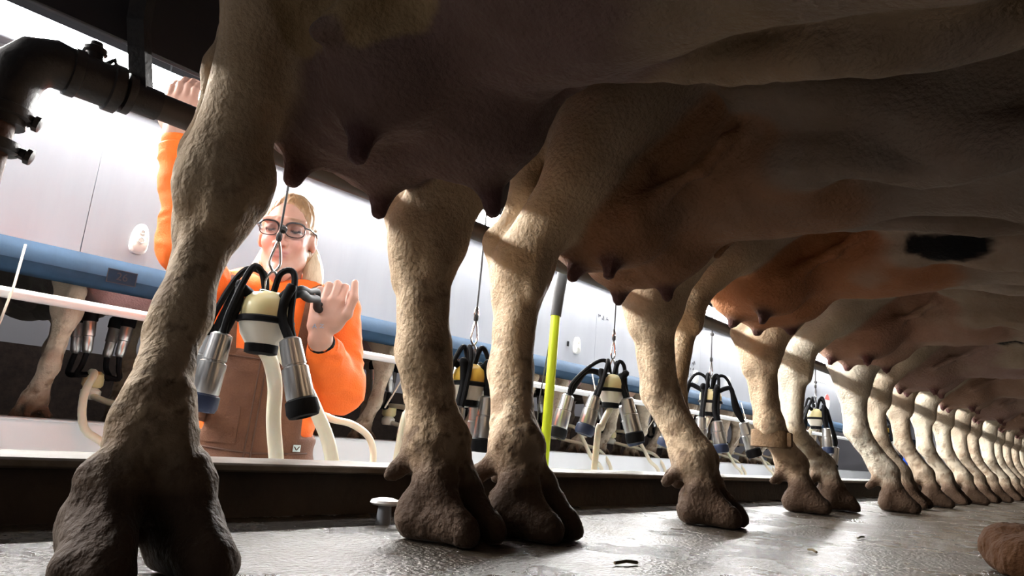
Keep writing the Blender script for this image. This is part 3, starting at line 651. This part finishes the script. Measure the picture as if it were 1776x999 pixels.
def bib_region(X):
    dx, dy = X[0] - o0, X[1] - o1; r = dx * r0_ + dy * r1_; f = dx * f0_ + dy * f1_; z = X[2]
    bibd = np.maximum(np.maximum(np.abs(r) - (.118 - .16 * np.maximum(z - .2, 0)), z - .305), -f)
    return np.minimum(bibd, z - .10 - .25 * np.maximum(-f, 0))
V_.fn(bib_region, .012)
bib = part_field('bib_overalls', V_, (.68, 1.45, -.225), (1.25, 2.08, .36), .0055, M['duck'], .007, (12, 12, 16), sd=41, warp=bw)
bvh = BVHTree.FromPolygons([tuple(v.co) for v in bib.data.vertices], [tuple(p.vertices) for p in bib.data.polygons])
def onbib(r, z, off=.0015, f=.5):
    p0 = Vector(tuple(PW(r, f, z) - PW(0, 0, -.9))); h = bvh.ray_cast(p0, Vector(tuple(-FW_)))
    return np.array(h[0] if h[0] else p0) + FW_ * off
def seam(name, pts, m, r=.0018, n=12):
    P = []
    for (a, b), (c_, d_2) in zip(pts, pts[1:]):
        for t in np.linspace(0, 1, n, endpoint=False): P.append(onbib(a + (c_ - a) * t, b + (d_2 - b) * t))
    P.append(onbib(*pts[-1])); return MB().tube(P, r, 6).build(name, m, bib)
seam('front_seam', [(.005, .30), (.012, .02), (.012, -.04)], M['thread']); seam('front_seam', [(-.01, .30), (-.004, .02)], M['thread'])
seam('waist_seam', [(.14, .065), (0, .055), (-.14, .06)], M['thread'], .0022); seam('top_hem', [(.092, .288), (0, .283), (-.092, .288)], M['thread'])
def panel_on(name, r0, r1, z0, z1, off, m, n=8):
    G = [[onbib(r0 + (r1 - r0) * i / n, z0 + (z1 - z0) * j / n, off) for j in range(n + 1)] for i in range(n + 1)]
    b = MB(); b.v = [tuple(p) for row in G for p in row] + [tuple(p - FW_ * (off + .004)) for row in G for p in row]; k = (n+1)**2
    for i in range(n):
        for j in range(n):
            q = [i*(n+1)+j, (i+1)*(n+1)+j, (i+1)*(n+1)+j+1, i*(n+1)+j+1]; b.f += [q, [x + k for x in q][::-1]]
    edge = [i*(n+1) for i in range(n+1)] + [n*(n+1)+j for j in range(1, n+1)] + [i*(n+1)+n for i in range(n-1, -1, -1)] + [j for j in range(n-1, 0, -1)]
    for a, c_ in zip(edge, edge[1:] + edge[:1]): b.f.append([a, c_, c_ + k, a + k])
    return b.build(name, m, bib)
pk = panel_on('pocket', .035, .125, .075, .165, .005, M['duck'])
seam('pocket_stitch', [(.125, .163), (.036, .163), (.036, .078)], M['thread'])
lg = panel_on('logo_patch', -.122, -.103, .064, .081, .004, M['teal'], 3); lg['label'] = 'small pale square patch with a curled mark'
MB().tube([onbib(-.122 + .019 * t, .0725 + .004 * math.sin(t * 9), .0065) for t in np.linspace(.15, .85, 8)], .0013, 5).build('patch_mark', M['thread'], lg)
for s in (-1, 1):
    pts = [onbib(s * .085, .285, .006), PW(s * .095, .165, .38) - PW(0, 0, -.9), PW(s * .10, .09, .485) - PW(0, 0, -.9), PW(s * .095, 0, .525) - PW(0, 0, -.9), PW(s*.08, -.12, .46) - PW(0, 0, -.9), PW(s*.05, -.185, .25) - PW(0, 0, -.9), PW(s*.04, -.19, .10) - PW(0, 0, -.9)]
    b = MB(); sp = spline(pts, 5); n = len(sp)
    for p in sp:
        for w2, o2 in ((-.019, 0), (.019, 0), (.019, .004), (-.019, .004)): b.v.append(tuple(np.array(p) + RT_ * w2 + (FW_ * .6 + UP_ * .6) * o2))
    for i in range(n - 1):
        for j in range(4): b.f.append([i*4+j, i*4+(j+1) % 4, (i+1)*4+(j+1) % 4, (i+1)*4+j])
    b.build('strap', M['duck'], bib)
for s in (-1, 1):
    b = Field(); b.rc(PW(s*.11, -.04, -.86), PW(s*.12, .14, -.865), .045, .042, .02); b.rc(PW(s*.11, -.02, -.84), PW(s*.11, -.02, -.62), .055, .065, .03)
    b.fn(lambda X: -(X[2] + np.float32(.898)), .005); part_field('boot', b, tuple(PW(s*.11, .05, -.9) - np.array([.16, .16, .02])), tuple(PW(s*.11, .05, -.56) + np.array([.16, .16, 0])), .012, M['boot'])
# hair, glasses, wristband
K_ = Field(); K_.el(HL(0, -.020, .040), (.074, .097, .093), HM, .02); K_.el(HL(0, -.035, -.02), (.071, .075, .08), HM, .03)
K_.el(HL(0, .105, -.010), (.073, .094, .108), HM, .012, 'a', 's')
for s in (-1, 1): K_.el(HL(s*.076, .004, -.012), (.02, .026, .040), HM, .008, 'a', 's')
K_.el(HL(0, .02, -.13), (.09, .09, .08), HM, .01, 'a', 's')
hair = part_field('hair', K_, tuple(HC - .16), tuple(HC + .16), .0034, M['hair'], .004, (70, 70, 18), sd=51)
for s, pts, rr in ((-1, [(-.055, -.055, -.03), (-.078, -.028, -.10), (-.074, .006, -.17), (-.068, .04, -.235)], [.024, .026, .024, .014]), (1, [(.05, -.06, -.03), (.072, -.035, -.10), (.082, .0, -.17), (.09, .02, -.21)], [.022, .022, .02, .012])):
    f = Field(); f.chain(spline([HL(*p) for p in pts], 4), list(np.interp(np.linspace(0, 3, 13), range(4), rr)), .01)
    st = part_field('hair_strand', f, tuple(HC - .33), tuple(HC + .2), .0045, M['palehair'], .006, (60, 60, 10), sd=55 + s, parent=hair); st['label'] = 'pale loose strand beside the neck'
gl = None
def rim(s):
    P = []
    for a in np.linspace(0, 2 * math.pi, 25):
        ca, sa = math.cos(a), math.sin(a); r = .0245 * math.copysign(abs(ca)**.72, ca); u = .0185 * math.copysign(abs(sa)**.72, sa)
        P.append(HL(s * .0335 + r, .1035 - abs(s * .0335 + r) * .12, .012 + u + (.002 if u > 0 else 0)) - PW(0, 0, -.9))
    return P
m = MB(); rims = [rim(1), rim(-1)]
for P in rims: m.tube(P, .0013, 6, False)
for s in (1, -1):   # heavier brow line
    P = rims[0] if s == 1 else rims[1]; m.tube([p for p, a in zip(P, np.linspace(0, 2*math.pi, 25)) if .2 < a < 2.95], .0024, 6)
    m.tube([HL(s*.058, .097, .022) - PW(0, 0, -.9), HL(s*.068, .075, .022) - PW(0, 0, -.9), HL(s*.076, .0, .018) - PW(0, 0, -.9), HL(s*.075, -.03, .005) - PW(0, 0, -.9)], .0022, 6)
m.tube([HL(r, .107, .018 + .004 * (1 - (r / .008)**2)) - PW(0, 0, -.9) for r in (-.009, -.004, 0, .004, .009)], .002, 6)
gl = m.build('eyeglasses', M['frame'], woman)
for P in rims:
    b = MB(); n = len(P) - 1; b.v = [tuple(p) for p in P[:-1]] + [tuple(np.array(p) - fh * .0012) for p in P[:-1]]; b.f = [list(range(n)), list(range(n, 2*n))[::-1]] + [[k, (k+1) % n, n + (k+1) % n, n + k] for k in range(n)]
    b.build('lens', M['lens'], gl)
t = (ELL - WRL) / np.linalg.norm(ELL - WRL); MB().tube([WRL + t * q - PW(0, 0, -.9) for q in (.006, .010, .016, .020)], [.030, .034, .034, .030], 20).build('wristband', M['rubber'], woman)
# two small letters inked on the wrist
bb = BVHTree.FromPolygons([tuple(v.co) for v in body.data.vertices], [tuple(p.vertices) for p in body.data.polygons])
def onskin(dx, dz):
    p0 = Vector(tuple(WRL + np.array([0, 0, .03]) + er * dx + UP_ * dz + tocam * .12 - PW(0, 0, -.9))); h = bb.ray_cast(p0, Vector(tuple(-tocam)).normalized()); return np.array(h[0] if h[0] else p0) + tocam * .0006
for st_ in ([(-.016, 0), (-.011, .011), (-.006, 0)], [(-.0135, .004), (-.0085, .004)], [(.002, .010), (.011, .010), (.003, .001), (.012, .001)]):
    MB().tube([onskin(*a) for a in st_], .0008, 5).build('ink_mark', M['blueink'], body)
# ------------------------------------------------------------------ milking clusters hanging over the pit
E3 = np.array([.656, -.75, .0]); N3 = np.array([-.75, -.656, 0]); U3 = np.array([0, 0, 1.])
def cup(root, top, bot, mshell=None, head=.034, mrub=None):
    top, bot = np.array(top, float), np.array(bot, float); d = bot - top; L = np.linalg.norm(d); d /= L; hd = min(head, L * .3); S = L - hd
    s = MB().lathe(top, d, [(0, .014), (.004, .0195), (S * .44, .0215), (S * .45, .0200), (S * .47, .0200), (S * .49, .0238), (S - .004, .0252), (S, .0235)], 20).build('teat_cup', mshell or M['shell'], root)
    MB().lathe(top + d * (S - .002), d, [(0, .0235), (.004, .0285), (hd * .7, .0295), (hd * .95, .026), (hd, .015), (hd * .8, .012)], 20).build('liner_head', mrub or M['rubber'], s)
    return top, d
def claw(root, sc=.88, up=1, topm=None):
    k = lambda P: [(h * sc * up, r * sc) for h, r in P]
    MB().lathe((0, 0, 0), U3, k([(0, .047), (.018, .0485), (.034, .045), (.047, .033), (.053, .014)]), 24).build('claw_dome', topm or M['cream'], root)
    MB().lathe((0, 0, 0), U3, k([(-.010, .048), (-.008, .053), (0, .053), (.003, .048)]), 24).build('claw_ring', M['rubber'], root)
    MB().lathe((0, 0, 0), U3, k([(-.010, .047), (-.03, .042), (-.05, .029)]), 24).build('claw_bowl', M['creamw'], root)
    MB().lathe((0, 0, 0), U3, k([(-.048, .031), (-.064, .030), (-.066, .024)]), 20).build('claw_base', M['rubber'], root)
def short_tubes(root, k, top, d, ang, sc=.88, peak=.06, mr=None):
    """milk tube and pulse tube from the claw dome to the top of a cup"""
    top = np.array(top, float); rad = np.array([math.cos(ang), math.sin(ang), 0]); a = rad * .036 * sc + U3 * .040 * sc
    mid = (a + top) / 2; out = top * np.array([1, 1, 0]); on = out / max(np.linalg.norm(out), 1e-6)
    path = spline([rad * .02 * sc + U3 * .03, a + rad * .016 + U3 * .014, mid + U3 * (peak * .75) , top * np.array([.86, .86, 1]) - d * .045 + U3 * .004, top + d * .006], 7)
    MB().tube(path, .0092, 10).build('milk_tube', M['rubber'], root)
    pth = spline([U3 * .05 * sc + rad * .008, U3 * (.075 + peak * .2) + rad * .022, mid * .8 + U3 * peak * 1.15 + np.array([-on[1], on[0], 0]) * .014, top - d * .04 + np.array([-on[1], on[0], 0]) * .012, top + d * .008 + np.array([-on[1], on[0], 0]) * .010], 7)
    MB().tube(pth, .0062, 8).build('pulse_tube', M['rubber'], root)
def hanger(root, sc=.88):
    m = MB(); m.box(-.022, .022, -.004, .004, .046 * sc, .056 * sc, .002); m.build('bail_plate', M['steel'], root)
    pts = [(-.010, 0, .05), (-.013, 0, .075), (0, 0, .095), (.013, 0, .075), (.010, 0, .05)]; MB().tube(spline(pts, 5), .0025, 6).build('bail', M['steel'], root)
HG = 'milking clusters hanging idle over the pit'
def cluster(loc, cups, lab, hose=None, custom=None, sc=.88, top=None, peak=.06):
    r = empty('milking_cluster', tuple(loc), lab, 'milking cluster', HG); claw(r, sc, 1, top); hanger(r, sc)
    for k, (e0, z0, e1, z1, n0) in enumerate(cups):
        t = E3 * e0 + U3 * z0 + N3 * n0; b = E3 * e1 + U3 * z1 + N3 * n0 * 1.15; t, d = cup(r, t, b, mrub=M['bluerubber'] if k % 2 else None)
        short_tubes(r, k, t, d, math.atan2(t[1], t[0]), sc, peak)
    for H in hose or []:
        MB().tube(spline([np.array(p) - np.array(loc) for p in H[0]], 8), H[1], 12).build('milk_hose', M['hose'], r)
    return r
def hang_cord(x, y, z0, lab, knot=None, chain=False):
    r = empty('hanging_cord', (x, y, z0), lab, 'cord', 'cords holding the idle clusters')
    MB().tube([(0, 0, .07), (.002, 0, .2), (-.002, 0, 1.33 - z0)], .0024, 6).build('cord', M['cord'], r)
    # snap hook and its link
    m = MB(); m.tube(spline([(0, 0, .004), (-.011, 0, .022), (-.005, 0, .052), (0, 0, .066), (.006, 0, .052), (.011, 0, .022), (0, 0, .004)], 4), .0026, 6); m.build('snap_hook', M['steel'], r)
    MB().lathe((0, 0, .066), (0, 0, 1), [(0, .004), (.004, .006), (.014, .006), (.018, .003)], 8).build('ferrule', M['cord'], r)
    if chain: MB().tube(spline([(0, 0, .07), (-.007, 0, .085), (0, 0, .105), (.007, 0, .085), (0, 0, .07)], 4), .002, 6).build('link', M['steel'], r)
    if knot: MB().lathe((.004, 0, knot), (.4, .2, 1), [(0, .003), (.003, .007), (.010, .008), (.015, .004)], 8).build('knot', M['cord'], r); 
    MB().tube([(0, -.112 + 1.2 - y, 1.268 - z0), (0, 0, 1.335 - z0), (0, .02, 1.335 - z0)], .008, 8).build('hanger_arm', M['steel'], r)
    return r
L1 = np.array([.642, 1.20, .325])
c1 = cluster(L1, [(.062, -.036, .112, -.176, .035), (-.062, -.036, -.078, -.182, .035), (-.108, -.035, -.120, -.150, -.03)], 'nearest milking cluster, big steel cups hanging in front of the woman',
    [([(.645, 1.205, .275), (.69, 1.245, .252), (.722, 1.27, .205), (.730, 1.27, .14), (.750, 1.27, .06), (.775, 1.275, -.04), (.80, 1.28, -.16), (.83, 1.29, -.45), (.85, 1.3, -.85)], .0145),
     ([(.80, 1.42, .30), (.858, 1.4, .232), (.910, 1.4, .165), (.955, 1.4, .095), (.982, 1.4, .01), (.995, 1.41, -.10), (1.0, 1.42, -.3), (1.0, 1.45, -.85)], .0165)], peak=.075, sc=1.0)
# the fourth cup is held in her hand, its mouth pointing away
t4, d4 = cup(c1, np.array([1.040, 1.560, .430]) - L1, np.array([1.112, 1.660, .440]) - L1)
for o_, r_ in ((0, .0092), (.018, .0065)):
    MB().tube(spline([np.array([.02, -.01, .04 + o_ * .3]), np.array([.055, -.01, .062 + o_ * .5]), np.array([.675 + .085, 1.26, .395 + o_ * .8]) - L1, np.array([.83, 1.34, .412 + o_]) - L1, np.array([.91, 1.46, .414 + o_ * .8]) - L1, np.array([.985, 1.535, .426 + o_ * .6]) - L1, t4 + np.array([0, 0, o_ * .4])], 7), r_, 10).build('milk_tube' if r_ > .008 else 'pulse_tube', M['rubber'], c1)
hang_cord(.642, 1.20, .325 + .088, 'black cord with a knot holding the nearest cluster', .085)
c2 = cluster((1.20, 1.20, .268), [(-.068, -.045, -.078, -.165, .02), (-.02, -.06, -.030, -.165, .05), (.048, -.03, .046, -.165, .02), (.02, -.05, .03, -.165, -.05)], 'cluster with amber dome seen between the second and third near legs', [([(1.2, 1.2, .22), (1.14, 1.22, .215), (1.08, 1.25, .18), (1.06, 1.27, .08), (1.06, 1.3, -.8)], .012)], top=M['amber'])
c3 = cluster((1.828, 1.20, .318), [(-.135, -.030, -.165, -.165, .02), (-.055, -.028, -.086, -.150, .05), (.045, -.025, .080, -.160, .03), (.05, -.04, .10, -.165, -.05)], 'cluster hanging left of the third cow leg beside the lime pole', [([(1.83, 1.2, .26), (1.80, 1.21, .20), (1.79, 1.22, .1), (1.79, 1.25, -.8)], .010)])
c4 = cluster((2.527, 1.20, .345), [(-.043, -.065, -.045, -.195, .03), (.012, -.075, .030, -.195, .05), (.120, -.07, .165, -.20, .03), (-.13, -.06, -.17, -.19, -.03)], 'cluster hanging left of the leg with the tan band', [([(2.53, 1.2, .29), (2.55, 1.25, .2), (2.56, 1.3, .05), (2.56, 1.3, -.8)], .010)], peak=.09)
c5 = cluster((3.76, 1.20, .372), [(-.078, -.075, -.03, -.21, .04), (.03, -.05, .036, -.18, .05), (.09, -.14, .065, -.26, .02), (-.06, -.09, -.09, -.21, -.04)], 'cluster hanging right of the leg with the tan band', [([(3.76, 1.2, .32), (3.78, 1.25, .2), (3.78, 1.3, -.8)], .010)], peak=.09)
c6 = cluster((5.08, 1.20, .372), [(-.06, -.05, -.08, -.17, .04), (.05, -.05, .07, -.17, .05), (.06, -.06, .09, -.17, -.04), (-.05, -.06, -.07, -.17, -.05)], 'farthest hanging cluster, beside the blue pole', [([(5.08, 1.2, .32), (5.08, 1.25, .2), (5.08, 1.3, -.8)], .010)], top=M['amber'])
for c_, lab, kn, ch in ((c2, 'cord and snap hook above the amber-domed cluster', None, True), (c3, 'cord and snap hook above the cluster beside the lime pole', None, True), (c4, 'knotted cord above the cluster left of the banded leg', .17, False), (c5, 'cord above the cluster right of the banded leg', .09, True), (c6, 'cord above the farthest hanging cluster', None, False)):
    hang_cord(c_.location.x, c_.location.y, c_.location.z + .088, lab, kn, ch)
# loose pale hose looping in front of the far kerb beside the woman
tag(MB().tube(spline([(1.24, 1.95, .20), (1.284, 1.9, .157), (1.37, 1.9, .144), (1.44, 1.9, .112), (1.472, 1.9, .065), (1.478, 1.9, .0), (1.472, 1.905, -.1), (1.465, 1.92, -.3), (1.45, 1.95, -.88)], 8), .0115, 12).build('pale_hose', M['hose']), 'pale hose curving down beside the woman\'s elbow', 'hose')
# attached clusters on the far cows
FG = 'milking clusters attached to the far cows'
def far_cluster():
    r = empty('milking_cluster', (0, 0, 0), 'x', 'milking cluster', FG)
    for h, z0, z1, rr, nm, mm in ((0, .195, .255, .036, 'claw_dome', M['cream']), (0, .15, .195, .034, 'claw_bowl', M['creamw'])):
        MB().lathe((0, 0, z0), U3, [(0, rr * .8), (.01, rr), (z1 - z0 - .012, rr), (z1 - z0, rr * .6)], 14).build(nm, mm, r)
    for sx in (-1, 1):
        for sy, yy in ((0, -.05), (1, .08)):
            b = np.array([sx * .055, yy, .315]); tp = np.array([sx * .068, yy + .01, .475]); d = tp - b; L = np.linalg.norm(d); d /= L
            s = MB().lathe(b, d, [(0, .012), (.01, .018), (.06, .019), (.062, .022), (.118, .022)], 12).build('teat_cup', M['shell'], r)
            MB().lathe(b + d * .115, d, [(0, .022), (.004, .027), (L - .125, .027), (L - .115, .02)], 12).build('liner_head', M['rubber'], s)
            MB().tube(spline([(sx * .03, yy * .3, .24), (sx * .07, yy * .7 - .01, .235), (sx * .062, yy, .27), tuple(b)], 4), .010, 8).build('milk_tube', M['rubber'], r)
    MB().tube(spline([(0, -.02, .165), (.02, -.10, .15), (.06, -.22, .13), (.10, -.34, .08), (.12, -.41, -.1), (.12, -.45, -.7)], 5), .0115, 10).build('milk_hose', M['hose'], r)
    MB().tube(spline([(-.02, -.03, .25), (-.07, -.22, .235), (-.12, -.33, .16), (-.12, -.40, .06), (-.04, -.43, -.02), (.02, -.42, -.3)], 5), .0125, 10).build('vacuum_hose', M['hose'], r)
    return r
fc = None
fl = {1: 'attached cluster with black-topped cups under the pink udder at the far left', 3: 'attached cluster on the far cow right of the woman', 4: 'attached cluster seen between the second and third near legs', 5: 'attached cluster low behind the lime pole', 6: 'attached cluster behind the cluster beside the lime pole', 7: 'attached cluster behind the leg left of the banded leg', 8: 'attached cluster far back left of the banded leg', 9: 'attached cluster far back right of the banded leg', 10: 'attached cluster far down the far row near the notice'}
for i, lb_ in fl.items():
    o = far_cluster() if fc is None else copy_tree(fc); fc = fc or o
    o.location = (FX[i] - .04, 2.86, 0); o['label'] = lb_
# twine cords from the blue rail
for i in range(8):
    x = .47 + .70 * i
    if i in (1,): continue
    tag(MB().tube([(x, 2.289, .562), (x - .012, 2.246, .44), (x - .022, 2.25, .34), (x - .03, 2.33, .22)], .0035, 6).build('twine', M['twine']), 'pale twine slanting down from the blue rail, %s from the left' % ['first', '', 'second', 'third', 'fourth', 'fifth', 'sixth', 'seventh'][i], 'cord', 'twines on the blue rail')
# control boxes, sticker, notice on the white sheets
for i, (x, z, lb_) in enumerate(((.80, .685, 'ivory oval control box left of the woman'), (3.28, .705, 'ivory oval control box right of the lime pole'), (4.82, .70, 'ivory oval control box left of the knotted cord'), (5.40, .718, 'ivory oval control box right of the knotted cord'))):
    r = empty('control_box', (x, 2.42, z), lb_, 'control box', 'control boxes on the white guard'); b = MB(); n = 24
    outl = []
    for k in range(n):
        a = 2 * math.pi * k / n; w = .027 - .006 * math.sin(a); outl.append((w * math.copysign(abs(math.cos(a))**.7, math.cos(a)), .052 * math.copysign(abs(math.sin(a))**.85, math.sin(a))))
    for yy, sc in ((0, 1), (-.014, 1), (-.02, .86)): b.v += [(px * sc, yy, pz * sc) for px, pz in outl]
    for q in range(2):
        for k in range(n): b.f.append([q*n + k, q*n + (k+1) % n, (q+1)*n + (k+1) % n, (q+1)*n + k])
    b.f += [list(range(n))[::-1], list(range(2*n, 3*n))]; b.build('housing', M['box'], r)
    for zz, rr in ((.022, .010), (-.006, .014)):
        bt = MB().lathe((0, -.019, zz), (0, -1, 0), [(0, rr), (.003, rr), (.005, rr * .8)], 18).build('button', M['box'], r)
        MB().tube([(rr * .62 * math.cos(a), -.0243, zz + rr * .62 * math.sin(a)) for a in np.linspace(0, 2*math.pi, 19)], .0011, 4, False).build('button_mark', M['ring'], bt)
tag(MB().box(.888, .904, 2.4185, 2.4199, .618, .640).build('sticker', M['blueink']), 'small blue sticker low on the white sheet', 'sticker')
tag(MB().box(3.19, 3.205, 2.412, 2.4199, .69, .72, .002).build('switch', M['rubber']), 'small black switch left of an ivory control box', 'switch')
nt_ = MB().box(7.62, 8.02, 2.4175, 2.4198, .99, 1.152).build('notice', M['paper']); tag(nt_, 'white paper notice with faint blue lines on the guard', 'notice')
for k in range(4): MB().box(7.66, 7.98, 2.4168, 2.4176, 1.015 + k * .032, 1.019 + k * .032).build('print_line', M['blueink'], nt_)
sk = MB().lathe((7.96, 2.4199, .80), (0, -1, 0), [(0, .085), (.001, .085)], 24).build('round_sticker', M['paper']); tag(sk, 'white round sticker with a red top on the guard', 'sticker')
b = MB(); aa = np.linspace(.25, math.pi - .25, 12); b.v = [(7.96 + .083 * math.cos(a), y_, .80 + .083 * math.sin(a)) for y_ in (2.4186, 2.4180) for a in aa]; b.f = [list(range(12)), list(range(12, 24))[::-1]]; b.build('sticker_top', M['red'], sk)
# poles standing in the pit
pl_ = empty('pole', (1.515, 1.20, -.9), 'lime green pole with a black grip standing in the pit', 'pole')
MB().tube([(-.01, 0, 0), (0, 0, 1.04), (.006, 0, 1.40)], .0135, 12).build('shaft', M['lime'], pl_)
MB().tube([(.006, 0, 1.395), (.014, 0, 1.46), (.026, .0, 1.53), (.029, 0, 1.54)], [.0155, .0165, .0165, .012], 12).build('grip', M['grip'], pl_)
tag(MB().tube([(1.545, 1.22, .60), (1.53, 1.22, .45), (1.50, 1.22, .25), (1.50, 1.25, -.89)], .002, 5).build('thin_cord', M['cord']), 'thin dark cord hanging beside the lime pole', 'cord')
tag(MB().tube([(5.86, 1.2, -.9), (5.70, 1.2, .083), (5.60, 1.2, .44)], .019, 10).build('pole', M['bluepole']), 'bright blue pole standing in the pit far down the row', 'pole')
# small things on the near floor
for x, y, lb_ in ((1.874, .865, 'white cap on a short stem in front of the kerb, right of the third leg'), (.712, .872, 'white cap on a short stem in front of the kerb, behind the second leg')):
    r = empty('drain_cap', (x, y, 0), lb_, 'drain cap', 'white caps along the kerb')
    MB().lathe((0, 0, 0), U3, [(0, .012), (.03, .010)], 12).build('stem', M['fixture'], r); MB().lathe((0, 0, .029), U3, [(0, .02), (.003, .024), (.007, .022), (.010, .012)], 18).build('cap', M['cap'], r)
F_ = Field(); rr = random.Random(4)
for k in range(9): F_.el((1.45 + rr.uniform(-.07, .07), .135 + rr.uniform(-.04, .04), .012 + rr.uniform(0, .026)), (.038, .034, .024), None, .05)
F_.fn(lambda X: -X[2], .004); V, Q = F_.mesh((1.30, 0, -.02), (1.6, .27, .10), .005); V = V.astype(float); V += vnormals(V, Q) * ((fbm(V * 60, 5) - .5) * .008)[:, None]; V[:, 2] = np.maximum(V[:, 2], .001)
tag(np_mesh('manure_clump', V - np.array([1.47, .12, 0]), Q, M['manure'], loc=(1.47, .12, 0)), 'brown manure clump on the wet floor at the lower right corner', 'manure')
for k, (x, y, dx, dy, lb_) in enumerate(((.79, .50, .035, -.012, 'short dark straw on the wet floor between the second and third cows'), (1.60, .43, .045, .0, 'short dark straw on the wet floor right of the big hoof'), (1.25, .40, .02, .02, 'tiny dark straw on the wet floor nearest the camera'))):
    tag(MB().tube([(x, y, .003), (x + dx * .5, y + dy * .5, .005), (x + dx, y + dy, .003)], .0022, 5).build('straw', M['twig']), lb_, 'straw')
